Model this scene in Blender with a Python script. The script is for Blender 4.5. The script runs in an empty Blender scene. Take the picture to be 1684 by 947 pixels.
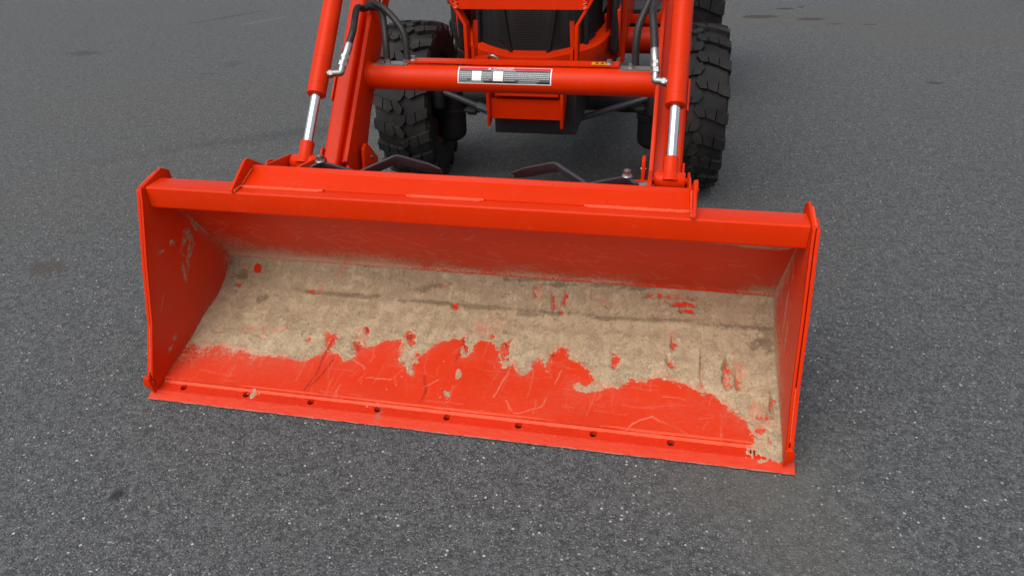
import bpy, bmesh, math, random
import numpy as np
from mathutils import Vector, Matrix
random.seed(7)
R = math.radians
S = bpy.context.scene
COL = S.collection

# ------------------------------------------------------------------ camera
cam_d = bpy.data.cameras.new('camera')
cam = bpy.data.objects.new('camera', cam_d); COL.objects.link(cam)
CX, CY, CZ, PITCH, YAW, ROLL, FPX = 0.5305, -1.477, 1.364, -0.5239, 0.2135, -0.0297, 1200.0
cp, sp, cy, sy, cr, sr = math.cos(PITCH), math.sin(PITCH), math.cos(YAW), math.sin(YAW), math.cos(ROLL), math.sin(ROLL)
fw = Vector((-sy * cp, cy * cp, sp)); rt = Vector((cy, sy, 0)); up = rt.cross(fw)
r2 = rt * cr + up * sr; u2 = up * cr - rt * sr
m = Matrix((r2, u2, -fw)).transposed().to_4x4(); m.translation = (CX, CY, CZ)
cam.matrix_world = m
cam_d.sensor_width = 36.0; cam_d.lens = 36.0 * FPX / 1684.0
cam_d.clip_start = 0.05; cam_d.clip_end = 500
S.camera = cam

# ------------------------------------------------------------------ sky, sun, exposure
SUN_EL, SUN_AZ = 54.0, 203.0          # azimuth clockwise from +Y
w = bpy.data.worlds.new('World'); S.world = w; w.use_nodes = True
nt = w.node_tree; nt.nodes.clear()
sky = nt.nodes.new('ShaderNodeTexSky'); sky.sky_type = 'NISHITA'; sky.sun_disc = False
sky.sun_elevation = R(SUN_EL); sky.sun_rotation = R(SUN_AZ)
sky.air_density = 1.6; sky.dust_density = 4.0; sky.ozone_density = 1.0
hs = nt.nodes.new('ShaderNodeHueSaturation'); hs.inputs['Saturation'].default_value = 0.42
bg = nt.nodes.new('ShaderNodeBackground'); bg.inputs['Strength'].default_value = 0.1055
wo = nt.nodes.new('ShaderNodeOutputWorld')
nt.links.new(sky.outputs[0], hs.inputs['Color']); nt.links.new(hs.outputs[0], bg.inputs[0]); nt.links.new(bg.outputs[0], wo.inputs[0])
sd = bpy.data.lights.new('sun', 'SUN'); sd.energy = 1.5; sd.angle = R(60); sd.color = (1.0, 0.955, 0.89)
so = bpy.data.objects.new('sun', sd); COL.objects.link(so)
az, el = R(SUN_AZ), R(SUN_EL)
sdir = Vector((math.sin(az) * math.cos(el), math.cos(az) * math.cos(el), math.sin(el)))
so.rotation_euler = sdir.to_track_quat('Z', 'Y').to_euler(); so.location = (0, 0, 8)
S.view_settings.view_transform = 'Standard'; S.view_settings.look = 'None'
S.view_settings.gamma = 1.0; S.view_settings.exposure = 0.30
S.view_settings.use_curve_mapping = False

# ------------------------------------------------------------------ numpy noise
def vnoise(x, y, seed=0):
    rs = np.random.RandomState(seed); T = rs.rand(256, 256)
    xi = np.floor(x).astype(int); yi = np.floor(y).astype(int); fx = x - xi; fy = y - yi
    fx = fx * fx * (3 - 2 * fx); fy = fy * fy * (3 - 2 * fy)
    g = lambda a, b: T[a & 255, b & 255]
    return (g(xi, yi) * (1 - fx) + g(xi + 1, yi) * fx) * (1 - fy) + (g(xi, yi + 1) * (1 - fx) + g(xi + 1, yi + 1) * fx) * fy
def fbm(x, y, seed=0, o=4):
    s = 0; a = .5
    for i in range(o):
        s = s + a * (vnoise(x * 2 ** i + 13.7 * i, y * 2 ** i + 7.1 * i, seed + i) - .5) * 2; a *= .5
    return s

# ------------------------------------------------------------------ materials
class NB:
    def __init__(s, name):
        s.m = bpy.data.materials.new(name); s.m.use_nodes = True
        s.t = s.m.node_tree; s.t.nodes.clear()
        s.out = s.n('ShaderNodeOutputMaterial'); s.p = s.n('ShaderNodeBsdfPrincipled')
        s.l(s.p.outputs[0], s.out.inputs['Surface']); s._pos = None
    def n(s, t, **k):
        o = s.t.nodes.new(t)
        for a, b in k.items(): setattr(o, a, b)
        return o
    def l(s, a, b): s.t.links.new(a, b)
    def put(s, sock, v):
        if isinstance(v, bpy.types.NodeSocket): s.l(v, sock)
        elif isinstance(v, tuple) and len(v) == 3 and sock.type == 'RGBA': sock.default_value = (*v, 1)
        else: sock.default_value = v
    def pos(s):
        if s._pos is None:
            s._pos = s.n('ShaderNodeNewGeometry').outputs['Position']
        return s._pos
    def math(s, op, a, b=0.0, c=0.0, clamp=False):
        o = s.n('ShaderNodeMath', operation=op, use_clamp=clamp)
        s.put(o.inputs[0], a); s.put(o.inputs[1], b)
        if op in ('MULTIPLY_ADD', 'SMOOTH_MIN', 'COMPARE'): s.put(o.inputs[2], c)
        return o.outputs[0]
    def ss(s, v, a, b, c=0.0, d=1.0):
        o = s.n('ShaderNodeMapRange', interpolation_type='SMOOTHSTEP')
        s.put(o.inputs[0], v); s.put(o.inputs[1], a); s.put(o.inputs[2], b); s.put(o.inputs[3], c); s.put(o.inputs[4], d)
        return o.outputs[0]
    def scale(s, v, sc):
        o = s.n('ShaderNodeVectorMath', operation='MULTIPLY'); s.put(o.inputs[0], v); o.inputs[1].default_value = sc
        return o.outputs[0]
    def noise(s, sc, detail=4, rough=.55, vec=None, dist=0.0):
        o = s.n('ShaderNodeTexNoise'); s.put(o.inputs['Vector'], vec if vec is not None else s.pos())
        o.inputs['Scale'].default_value = sc; o.inputs['Detail'].default_value = detail
        o.inputs['Roughness'].default_value = rough; o.inputs['Distortion'].default_value = dist
        return o.outputs[0]
    def vor(s, sc, vec=None, feature='F1', rnd=1.0):
        o = s.n('ShaderNodeTexVoronoi', feature=feature); s.put(o.inputs['Vector'], vec if vec is not None else s.pos())
        o.inputs['Scale'].default_value = sc
        if 'Randomness' in o.inputs: o.inputs['Randomness'].default_value = rnd
        return o
    def mix(s, f, a, b, mode='MIX'):
        o = s.n('ShaderNodeMix', data_type='RGBA', blend_type=mode); s.put(o.inputs[0], f); s.put(o.inputs[6], a); s.put(o.inputs[7], b)
        return o.outputs[2]
    def attr(s, name): return s.n('ShaderNodeAttribute', attribute_name=name).outputs['Fac']
    def bump(s, h, strength=.3, dist=.002, normal=None):
        o = s.n('ShaderNodeBump'); o.inputs['Strength'].default_value = strength; o.inputs['Distance'].default_value = dist
        s.put(o.inputs['Height'], h)
        if normal is not None: s.l(normal, o.inputs['Normal'])
        return o.outputs[0]
    def fin(s, color, rough=.5, metal=0.0, spec=.5, normal=None, coat=0.0):
        s.put(s.p.inputs['Base Color'], color); s.put(s.p.inputs['Roughness'], rough); s.put(s.p.inputs['Metallic'], metal)
        s.put(s.p.inputs['Specular IOR Level'], spec); s.p.inputs['Coat Weight'].default_value = coat
        s.p.inputs['Coat Roughness'].default_value = .12
        if normal is not None: s.l(normal, s.p.inputs['Normal'])
        return s.m

RED = (0.65, 0.027, 0.0003)
TAN = (0.36, 0.262, 0.170)

def mat_paint(name, base=RED, rough=.33, dust=.035, spec=.15, chips=.5):
    b = NB(name)
    n1 = b.noise(3.1, 4); n2 = b.noise(55, 5, .65); n3 = b.noise(420, 2)
    col = b.mix(b.ss(n1, .35, .7), base, tuple(c * .93 for c in base))
    d = b.math('MULTIPLY', b.ss(n2, .45, .8), b.ss(b.noise(9, 3), .4, .75))
    col = b.mix(b.math('MULTIPLY', d, dust * 2.2), col, (.45, .32, .23))
    ch = b.math('MULTIPLY', b.ss(b.noise(75, 2, .5), .735, .75), chips)
    col = b.mix(ch, col, (.05, .035, .03))
    ro = b.math('MULTIPLY_ADD', n2, .16, rough - .06)
    nrm = b.bump(n3, .05, .0006)
    return b.fin(col, b.math('ADD', ro, b.math('MULTIPLY', d, .25)), 0, spec, nrm)

def mat_simple(name, col, rough=.5, metal=0.0, spec=.5, var=.25, sc=30, bump=.1, bsc=300):
    b = NB(name)
    n = b.noise(sc, 5, .6)
    c = b.mix(b.ss(n, .3, .75), col, tuple(min(1, x * (1 + var)) for x in col))
    return b.fin(c, b.math('MULTIPLY_ADD', n, .2, rough - .1), metal, spec, b.bump(b.noise(bsc, 3), bump, .001))

def mat_shell(name):
    """orange paint with thin mud film, scratches, gouges read from mesh attributes"""
    b = NB(name)
    dust, scr, gou, fade, pat = b.attr('dust'), b.attr('scratch'), b.attr('gouge'), b.attr('fade'), b.attr('patch')
    st = b.noise(1.0, 6, .7, b.scale(b.pos(), (60, 170, 170)), .6)
    st2 = b.noise(1.0, 5, .7, b.scale(b.pos(), (260, 60, 60)), .8)
    fine = b.noise(230, 4, .7)
    f1 = b.ss(b.math('ADD', st, b.math('MULTIPLY', fine, .30)), .56, .76)
    col = b.mix(b.ss(b.noise(4, 4), .35, .7), RED, tuple(c * .9 for c in RED))
    col = b.mix(b.math('MULTIPLY', fade, b.ss(st2, .3, .75, .25, .8)), col, (.66, .060, .028))
    film = b.math('MULTIPLY', dust, b.math('MULTIPLY_ADD', f1, 1.25, .13), clamp=True)
    col = b.mix(film, col, b.mix(b.ss(film, .35, .85), (.46, .115, .065), (.42, .27, .175)))
    sp = b.ss(b.math('ADD', b.math('MULTIPLY', dust, .38), b.math('ADD', b.math('MULTIPLY', st2, .55), b.math('MULTIPLY', fine, .5))), .76, .81)
    col = b.mix(b.math('MULTIPLY', sp, .75), col, (.50, .37, .26))
    col = b.mix(b.math('MULTIPLY', gou, b.ss(fine, .35, .6)), col, (.16, .012, .004))
    col = b.mix(b.math('MULTIPLY', scr, b.ss(b.noise(300, 5, .75), .34, .50), clamp=True), col, (.66, .36, .25))
    col = b.mix(b.math('MULTIPLY', pat, b.ss(b.noise(240, 6, .8), .36, .52), clamp=True), col, b.mix(b.ss(b.noise(110, 5, .7), .4, .62), (.20, .15, .10), (.50, .395, .28)))
    ro = b.math('ADD', .40, b.math('MULTIPLY', b.math('ADD', film, b.math('MULTIPLY', fade, .3)), .4), clamp=True)
    h = b.math('ADD', b.math('MULTIPLY', fine, .4), b.math('ADD', pat, b.math('SUBTRACT', film, b.math('MULTIPLY', gou, .8))))
    return b.fin(col, ro, 0, .28, b.bump(h, .25, .0012))

def mat_mud(name):
    b = NB(name)
    damp, sm = b.attr('damp'), b.attr('edge')
    n1 = b.noise(26, 6, .65); n2 = b.noise(150, 5, .7); n3 = b.noise(620, 3, .6); n4 = b.noise(9, 4)
    col = b.mix(b.ss(n1, .35, .68), (.415, .325, .207), (.555, .45, .30))
    fl = b.ss(b.math('ADD', b.noise(24, 9, .72), b.math('MULTIPLY', b.math('SUBTRACT', b.attr('ramp'), .5), .06)), .505, .530)
    col = b.mix(b.math('MULTIPLY', fl, .36), col, (.325, .250, .165))
    vs = b.noise(1.0, 4, .6, b.scale(b.pos(), (95, 7, 7)))
    col = b.mix(b.math('MULTIPLY', b.ss(vs, .50, .66), .30), col, (.30, .232, .155))
    col = b.mix(b.math('MULTIPLY', b.ss(n4, .45, .7), .35), col, (.42, .33, .21))
    col = b.mix(b.math('MULTIPLY', b.ss(b.noise(190, 5, .75), .55, .63), .70), col, (.22, .160, .095))
    col = b.mix(b.math('MULTIPLY', b.ss(b.noise(95, 6, .7, None, .4), .58, .63), .35), col, (.20, .145, .085))
    dm = b.ss(b.math('ADD', damp, b.math('ADD', b.math('MULTIPLY', b.math('SUBTRACT', n2, .5), 1.1), b.math('MULTIPLY', b.math('SUBTRACT', n1, .5), 1.1))), .30, .75)
    col = b.mix(b.math('MULTIPLY', dm, .66), col, (.175, .130, .078))
    cr = b.vor(85, b.n('ShaderNodeVectorMath', operation='ADD').outputs[0], 'DISTANCE_TO_EDGE')
    add = cr.inputs['Vector'].links[0].from_node
    b.l(b.pos(), add.inputs[0]); ns = b.n('ShaderNodeTexNoise'); ns.inputs['Scale'].default_value = 40; b.l(b.pos(), ns.inputs['Vector'])
    scn = b.n('ShaderNodeVectorMath', operation='SCALE'); b.l(ns.outputs['Color'], scn.inputs[0]); scn.inputs['Scale'].default_value = .04
    b.l(scn.outputs[0], add.inputs[1])
    crk = b.math('MULTIPLY', b.ss(cr.outputs['Distance'], .05, .0), b.ss(b.noise(13, 3), .52, .66))
    col = b.mix(b.math('MULTIPLY', crk, .6), col, (.12, .085, .052))
    pk = b.ss(b.math('ADD', b.noise(1.0, 6, .75, b.scale(b.pos(), (60, 36, 36))), b.math('MULTIPLY', sm, .17)), .62, .72)
    col = b.mix(b.math('MULTIPLY', pk, .45), col, (.62, .16, .10))
    col = b.mix(b.math('MULTIPLY', b.ss(n3, .55, .75), .35), col, (.62, .48, .33))
    h = b.math('ADD', b.math('MULTIPLY', b.math('ADD', n2, b.math('MULTIPLY', fl, -.35)), 1.0), b.math('ADD', b.math('MULTIPLY', n3, .45), b.math('MULTIPLY', crk, -.8)))
    return b.fin(col, .93, 0, .12, b.bump(h, .75, .0034))

def mat_asphalt(name):
    b = NB(name)
    p = b.pos()
    wob = b.n('ShaderNodeTexNoise'); wob.inputs['Scale'].default_value = 60; b.l(p, wob.inputs['Vector'])
    ws = b.n('ShaderNodeVectorMath', operation='SCALE'); b.l(wob.outputs['Color'], ws.inputs[0]); ws.inputs['Scale'].default_value = .006
    pw = b.n('ShaderNodeVectorMath', operation='ADD'); b.l(p, pw.inputs[0]); b.l(ws.outputs[0], pw.inputs[1]); pw = pw.outputs[0]
    big = b.noise(.55, 4, .5); mid = b.noise(3.2, 5, .6); fine = b.noise(420, 4, .7)
    base = b.mix(b.ss(big, .35, .68), (.052, .057, .064), (.066, .070, .075))
    base = b.mix(b.ss(mid, .35, .75), base, (.078, .079, .081))
    mot = b.math('ADD', b.math('MULTIPLY', b.noise(80, 2, .6), .42), b.math('ADD', b.math('MULTIPLY', b.noise(44, 2, .6), .36), b.math('MULTIPLY', b.noise(19, 2, .6), .22)))
    base = b.mix(b.ss(mot, .42, .60), b.mix(.72, base, (.018, .019, .021)), b.mix(.60, base, (.172, .173, .175)))
    # grains: four sizes of stone set in the binder
    v0 = b.vor(430, pw); v1 = b.vor(215, pw); v2 = b.vor(160, pw); v3 = b.vor(80, pw)
    def hsv(v, i):
        sx = b.n('ShaderNodeSeparateColor'); b.l(v.outputs['Color'], sx.inputs[0]); return sx.outputs[i]
    a0 = hsv(v0, 0)
    col = b.mix(.42, base, b.mix(a0, (.016, .017, .018), (.165, .168, .17)))
    a1 = hsv(v1, 0)
    m1 = b.math('MULTIPLY', b.ss(a1, .38, .44), b.ss(v1.outputs['Distance'], .52, .40))
    col = b.mix(b.math('MULTIPLY', m1, .80), col, b.mix(hsv(v1, 1), (.026, .027, .029), (.20, .202, .205)))
    a2 = hsv(v2, 0)
    m2 = b.math('MULTIPLY', b.ss(a2, .77, .79), b.ss(v2.outputs['Distance'], .44, .34))
    col = b.mix(b.math('MULTIPLY', m2, .85), col, b.mix(hsv(v2, 1), (.10, .10, .10), (.31, .30, .29)))
    a3 = hsv(v3, 0)
    m3 = b.math('MULTIPLY', b.ss(a3, .885, .895), b.ss(v3.outputs['Distance'], .30, .22))
    col = b.mix(m3, col, b.mix(hsv(v3, 1), (.17, .168, .162), (.50, .49, .465)))
    pit = b.ss(b.noise(250, 4, .7), .58, .68)
    col = b.mix(b.math('MULTIPLY', pit, .5), col, (.018, .019, .021))
    # worn warm patches and marks, each with a place of its own
    sx = b.n('ShaderNodeSeparateXYZ'); b.l(p, sx.inputs[0])
    nz = b.math('SUBTRACT', b.noise(11, 4, .6), .5)
    def spot(cx, cy, rx, ry, ang, soft, color, amt, wob=.9):
        nonlocal col
        ca, sa = math.cos(R(ang)), math.sin(R(ang))
        dx = b.math('SUBTRACT', sx.outputs[0], cx); dy = b.math('SUBTRACT', sx.outputs[1], cy)
        ux = b.math('MULTIPLY', b.math('ADD', b.math('MULTIPLY', dx, ca), b.math('MULTIPLY', dy, sa)), 1 / rx)
        uy = b.math('MULTIPLY', b.math('SUBTRACT', b.math('MULTIPLY', dy, ca), b.math('MULTIPLY', dx, sa)), 1 / ry)
        r_ = b.math('SQRT', b.math('ADD', b.math('MULTIPLY', ux, ux), b.math('MULTIPLY', uy, uy)))
        r_ = b.math('ADD', r_, b.math('MULTIPLY', nz, wob))
        f = b.math('MULTIPLY', b.ss(r_, 1.0 + soft, 1.0 - soft), amt)
        col = b.mix(f, col, color)
    for (cx, cy, rx, ry, ang, soft, c_, amt) in STAINS: spot(cx, cy, rx, ry, ang, soft, c_, amt)
    col = b.mix(1.0, col, (.985, 1.02, 1.045), 'MULTIPLY')
    h = b.math('ADD', b.math('MULTIPLY', b.ss(v1.outputs['Distance'], .7, .1), .5), b.math('ADD', b.math('MULTIPLY', b.ss(v2.outputs['Distance'], .6, .1), .6), b.math('MULTIPLY', pit, -1.0)))
    return b.fin(col, b.math('MULTIPLY_ADD', fine, .2, .66), 0, .35, b.bump(h, .6, .0035))

DARK = (.018, .018, .019); WARM = (.105, .088, .068); PALE = (.24, .24, .235)
STAINS = [(-1.87, .70, .085, .06, 0, .4, (.066, .050, .038), .55), (-.76, -.36, .016, .021, 20, .5, DARK, .85),
          (1.41, 6.5, .17, .10, 10, .12, DARK, .85), (1.87, 6.39, .13, .07, 10, .12, DARK, .85), (1.70, 6.97, .09, .06, 0, .15, DARK, .8),
          (2.06, 6.15, .07, .03, 0, .15, DARK, .7), (2.36, 6.14, .07, .03, 0, .15, DARK, .75), (1.88, 7.08, .03, .05, 0, .15, DARK, .8),
          (2.35, 4.03, .05, .022, 0, .2, DARK, .75), (-4.63, 4.38, .16, .09, 0, .4, DARK, .4), (-3.0, 4.12, .08, .10, 0, .5, DARK, .25), (-3.03, 3.78, .10, .02, 5, .3, DARK, .45),
          (-4.25, 6.2, .50, .035, 62, .5, DARK, .5), (-3.72, 6.0, .30, .025, 62, .4, PALE, .35),
          (.80, -.02, .26, .12, 25, .8, (.135, .127, .108), .32), (.93, -.20, .16, .22, 20, .8, (.135, .127, .108), .32), (-1.9, 1.6, .9, .5, 20, .9, WARM, .22), (-2.9, 3.0, 1.1, .8, 0, .9, WARM, .20),
          (1.9, 6.4, 1.2, .5, 0, .8, WARM, .35), (3.0, 5.6, 1.0, .25, 5, .8, WARM, .30), (.4, 1.6, .9, .7, 0, .8, WARM, .15),
          (-1.3, 2.6, .8, .10, 25, .9, DARK, .20), (-1.2, 2.0, .55, .07, 20, .9, DARK, .18), (-1.9, 2.3, .7, .05, 35, .9, DARK, .16)]

def mat_mesh_panel(name, base, hole, sc):
    b = NB(name)
    v = b.vor(sc, b.scale(b.pos(), (1, .55, 1)), 'F1', .0)
    f = b.ss(v.outputs['Distance'], .33, .42)
    col = b.mix(f, hole, base)
    return b.fin(col, .6, 0, .3, b.bump(f, .6, .002))

def mat_rubber(name):
    b = NB(name)
    n = b.noise(35, 5, .65); n2 = b.noise(7, 3)
    col = b.mix(b.ss(n, .4, .75), (.009, .009, .010), (.022, .0215, .021))
    col = b.mix(b.math('MULTIPLY', b.ss(n2, .42, .7), .42), col, (.050, .044, .038))
    return b.fin(col, b.math('MULTIPLY_ADD', n, .25, .55), 0, .35, b.bump(b.noise(180, 4), .2, .001))

def mat_dirty_rim(name):
    b = NB(name)
    n = b.noise(18, 5, .6); n2 = b.noise(120, 4, .7)
    col = b.mix(b.ss(n, .30, .50), (.26, .030, .014), (.17, .12, .075))
    col = b.mix(b.math('MULTIPLY', b.ss(n2, .5, .7), .5), col, (.07, .05, .033))
    return b.fin(col, .85, 0, .2, b.bump(n2, .4, .003))

M = {}
M['paint'] = mat_paint('orange_paint')
M['paint_in'] = mat_paint('orange_paint_worn', dust=.22, rough=.42, spec=.28)
M['weld'] = mat_paint('painted_weld', base=(.72, .075, .028), rough=.38, dust=.15, chips=.2)
M['shell'] = mat_shell('worn_orange_paint')
M['mud'] = mat_mud('dried_mud')
M['asphalt'] = mat_asphalt('asphalt')
M['rubber'] = mat_rubber('tyre_rubber')
M['hose'] = mat_simple('hose_rubber', (.016, .016, .017), .5, spec=.4)
M['chrome'] = mat_simple('chrome', (.80, .81, .84), .17, 1.0, var=.05, bump=.01)
M['zinc'] = mat_simple('zinc_plated_steel', (.44, .44, .43), .38, 1.0, var=.15, bump=.05)
M['grey'] = mat_simple('dark_grey_paint', (.038, .041, .048), .40, spec=.5)
M['black'] = mat_simple('black_paint', (.018, .020, .023), .45, spec=.4)
M['cast'] = mat_simple('black_cast_iron', (.014, .014, .015), .6, spec=.35, bump=.25)
M['grille'] = mat_mesh_panel('black_perforated_mesh', (.016, .016, .018), (.0015, .0015, .0015), 120)
M['grille_frame'] = mat_simple('black_plastic', (.010, .010, .011), .5, spec=.3)
M['lens'] = mat_simple('dark_lens', (.012, .013, .014), .22, spec=.5, var=.1, bump=.02)
M['vent'] = mat_mesh_panel('orange_perforated_mesh', (.42, .022, .008), (.05, .006, .004), 150)
M['rim'] = mat_dirty_rim('muddy_orange_rim')
M['white'] = mat_simple('white_print', (.80, .80, .78), .45, var=.04, bump=.02)
M['lbl_grey'] = mat_simple('grey_print', (.070, .085, .10), .4, var=.2, bump=.02)
M['lbl_dark'] = mat_simple('black_print', (.012, .014, .02), .4, var=.1, bump=.02)
M['lbl_red'] = mat_simple('red_print', (.55, .012, .03), .4, var=.05, bump=.02)
M['lbl_text'] = mat_simple('pale_print', (.42, .45, .45), .45, var=.05, bump=.02)
M['yellow'] = mat_simple('yellow_print', (.78, .42, .01), .45, var=.05, bump=.02)
M['soil'] = mat_simple('dark_soil', (.035, .028, .018), .95, var=.8, sc=40, bump=.6, bsc=60)
M['rust_red'] = mat_simple('dark_red_paint', (.17, .012, .014), .5)

# ------------------------------------------------------------------ object helpers
def empty(name, loc, label, cat):
    o = bpy.data.objects.new(name, None); COL.objects.link(o); o.location = loc
    o.empty_display_size = .1
    o['label'] = label; o['category'] = cat
    return o

def wloc(o):
    v = Vector((0, 0, 0))
    while o is not None: v += Vector(o.location); o = o.parent
    return v

def obj(name, bm, mat, parent=None, bevel=0.0, smooth=35, seg=2, label=None, kind=None):
    if bevel:
        es = [e for e in bm.edges if len(e.link_faces) == 2 and e.calc_face_angle(0) > R(28)]
        bmesh.ops.bevel(bm, geom=es, offset=bevel, segments=seg, affect='EDGES', profile=.5, clamp_overlap=True)
    if parent is not None:
        bmesh.ops.translate(bm, vec=-wloc(parent), verts=bm.verts)
    me = bpy.data.meshes.new(name); bm.to_mesh(me); bm.free()
    for mm in (mat if isinstance(mat, (list, tuple)) else [mat]): me.materials.append(mm)
    me.polygons.foreach_set('use_smooth', [True] * len(me.polygons))
    me.set_sharp_from_angle(angle=R(smooth))
    o = bpy.data.objects.new(name, me); COL.objects.link(o)
    if parent is not None: o.parent = parent
    if label: o['label'] = label
    if kind: o['kind'] = kind
    return o

def B(): return bmesh.new()

def hexa(bm, pts, mi=0):
    v = [bm.verts.new(p) for p in pts]
    for f in ((0, 3, 2, 1), (4, 5, 6, 7), (0, 1, 5, 4), (1, 2, 6, 5), (2, 3, 7, 6), (3, 0, 4, 7)):
        bm.faces.new([v[i] for i in f]).material_index = mi
    return v

def box(bm, lo, hi, mi=0):
    (a, b_, c), (d, e, f) = lo, hi
    return hexa(bm, [(a, b_, c), (d, b_, c), (d, e, c), (a, e, c), (a, b_, f), (d, b_, f), (d, e, f), (a, e, f)], mi)

def prism(bm, poly, ax, a, b_, mi=0):
    """extrude a 2-D polygon along axis ax ('x': poly=(y,z); 'y': poly=(x,z); 'z': poly=(x,y))"""
    def P(p, t): return {'x': (t, p[0], p[1]), 'y': (p[0], t, p[1]), 'z': (p[0], p[1], t)}[ax]
    v0 = [bm.verts.new(P(p, a)) for p in poly]; v1 = [bm.verts.new(P(p, b_)) for p in poly]
    n = len(poly); fs = [bm.faces.new(v0), bm.faces.new(v1[::-1])]
    for i in range(n): fs.append(bm.faces.new([v0[i], v1[i], v1[(i + 1) % n], v0[(i + 1) % n]]))
    for f in fs: f.material_index = mi
    bmesh.ops.recalc_face_normals(bm, faces=fs)
    return fs

def frame(d):
    d = Vector(d).normalized(); a = Vector((0, 0, 1)) if abs(d.z) < .9 else Vector((1, 0, 0))
    u = d.cross(a).normalized(); return d, u, d.cross(u)

def lathe(bm, p0, p1, prof, seg=24, cap=True):
    """prof = list of (t along 0..1, radius)"""
    p0 = Vector(p0); p1 = Vector(p1); d, u, v = frame(p1 - p0); rings = []
    for t, r in prof:
        c = p0.lerp(p1, t)
        rings.append([bm.verts.new(c + (u * math.cos(2 * math.pi * k / seg) + v * math.sin(2 * math.pi * k / seg)) * r) for k in range(seg)])
    fs = []
    for a, b_ in zip(rings, rings[1:]):
        for k in range(seg): fs.append(bm.faces.new([a[k], a[(k + 1) % seg], b_[(k + 1) % seg], b_[k]]))
    if cap: fs += [bm.faces.new(rings[0][::-1]), bm.faces.new(rings[-1])]
    bmesh.ops.recalc_face_normals(bm, faces=fs)

def cyl(bm, p0, p1, r, r1=None, seg=24): lathe(bm, p0, p1, [(0, r), (1, r if r1 is None else r1)], seg)

def catmull(pts, n=8):
    P = [Vector(p) for p in pts]; P = [P[0] * 2 - P[1]] + P + [P[-1] * 2 - P[-2]]; out = []
    for i in range(1, len(P) - 2):
        a, b_, c, d = P[i - 1:i + 3]
        for k in range(n):
            t = k / n
            out.append(.5 * ((2 * b_) + (c - a) * t + (2 * a - 5 * b_ + 4 * c - d) * t * t + (3 * b_ - a - 3 * c + d) * t ** 3))
    out.append(P[-2]); return out

def tube(bm, pts, r, seg=14, n=8, smooth=True, rf=None):
    pts = catmull(pts, n) if smooth else [Vector(p) for p in pts]
    rings = []; _, u, _ = frame(pts[1] - pts[0])
    for i, p in enumerate(pts):
        d = (pts[min(i + 1, len(pts) - 1)] - pts[max(i - 1, 0)]).normalized()
        u = (u - d * u.dot(d)).normalized(); v = d.cross(u)
        rr = r * (rf(i / (len(pts) - 1)) if rf else 1)
        rings.append([bm.verts.new(p + (u * math.cos(2 * math.pi * k / seg) + v * math.sin(2 * math.pi * k / seg)) * rr) for k in range(seg)])
    fs = []
    for a, b_ in zip(rings, rings[1:]):
        for k in range(seg): fs.append(bm.faces.new([a[k], a[(k + 1) % seg], b_[(k + 1) % seg], b_[k]]))
    fs += [bm.faces.new(rings[0][::-1]), bm.faces.new(rings[-1])]
    bmesh.ops.recalc_face_normals(bm, faces=fs)

def hexhead(bm, p, axis, r, h):
    p = Vector(p); d = Vector(axis).normalized(); cyl(bm, p, p + d * h, r, seg=6)

def weld(name, p0, p1, r, parent, ripple=.006):
    p0, p1 = Vector(p0), Vector(p1); L = (p1 - p0).length; n = max(6, int(L / .0035)); bm = B()
    rr = random.Random(hash((round(p0.x, 3), round(p0.y, 3))) & 0xffff)
    pts = [p0.lerp(p1, i / n) + Vector((0, rr.uniform(-.0006, .0006), rr.uniform(-.0006, .0006))) for i in range(n + 1)]
    ph = [r * (1 + .14 * math.sin(i * 3.5e-3 / ripple * 6.28) + rr.uniform(-.08, .08)) for i in range(n + 1)]
    tube(bm, pts, 1.0, seg=8, smooth=False, rf=lambda t: ph[int(round(t * n))])
    return obj(name, bm, M['weld'], parent, smooth=60)

# ------------------------------------------------------------------ ground and far edge
def ground():
    bm = B(); s = 220
    v = [bm.verts.new(p) for p in ((-s, -s, 0), (s, -s, 0), (s, s, 0), (-s, s, 0))]; bm.faces.new(v)
    o = obj('ground', bm, M['asphalt']); o['kind'] = 'structure'
    # rough soil bank where the asphalt ends, just above the frame
    rr = random.Random(3); nx, ny = 130, 8
    bm = B(); g = []
    for i in range(nx + 1):
        x = 1.45 + 2.62 * i / nx; row = []
        y0 = 7.60 + .09 * (x - 1.7) + .03 * math.sin(x * 5.3) + rr.uniform(-.015, .015)
        for j in range(ny + 1):
            t = j / ny
            row.append(bm.verts.new((x, y0 + t * 1.6, -.01 + .10 * (1 - (1 - t) ** 3) + (rr.uniform(-.015, .015) if 0 < j else 0))))
        g.append(row)
    for i in range(nx):
        for j in range(ny): bm.faces.new([g[i][j], g[i + 1][j], g[i + 1][j + 1], g[i][j + 1]])
    o = obj('verge', bm, M['soil'], smooth=80); o['kind'] = 'structure'
    bm = B()
    prism(bm, [(7.66, .0), (8.05, .0), (8.05, .11), (7.72, .11), (7.66, .07)], 'x', 4.10, 6.0)
    prism(bm, [(7.70, .11), (8.0, .11), (8.0, .45), (7.78, .45)], 'x', 4.3, 4.36)
    prism(bm, [(7.70, .11), (8.0, .11), (8.0, .45), (7.78, .45)], 'x', 5.6, 5.66)
    o = obj('steel_skid', bm, M['rust_red'], bevel=.006)
    o['label'] = 'dark red steel skid at the far right edge of the asphalt'; o['category'] = 'skid'
ground()

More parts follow.
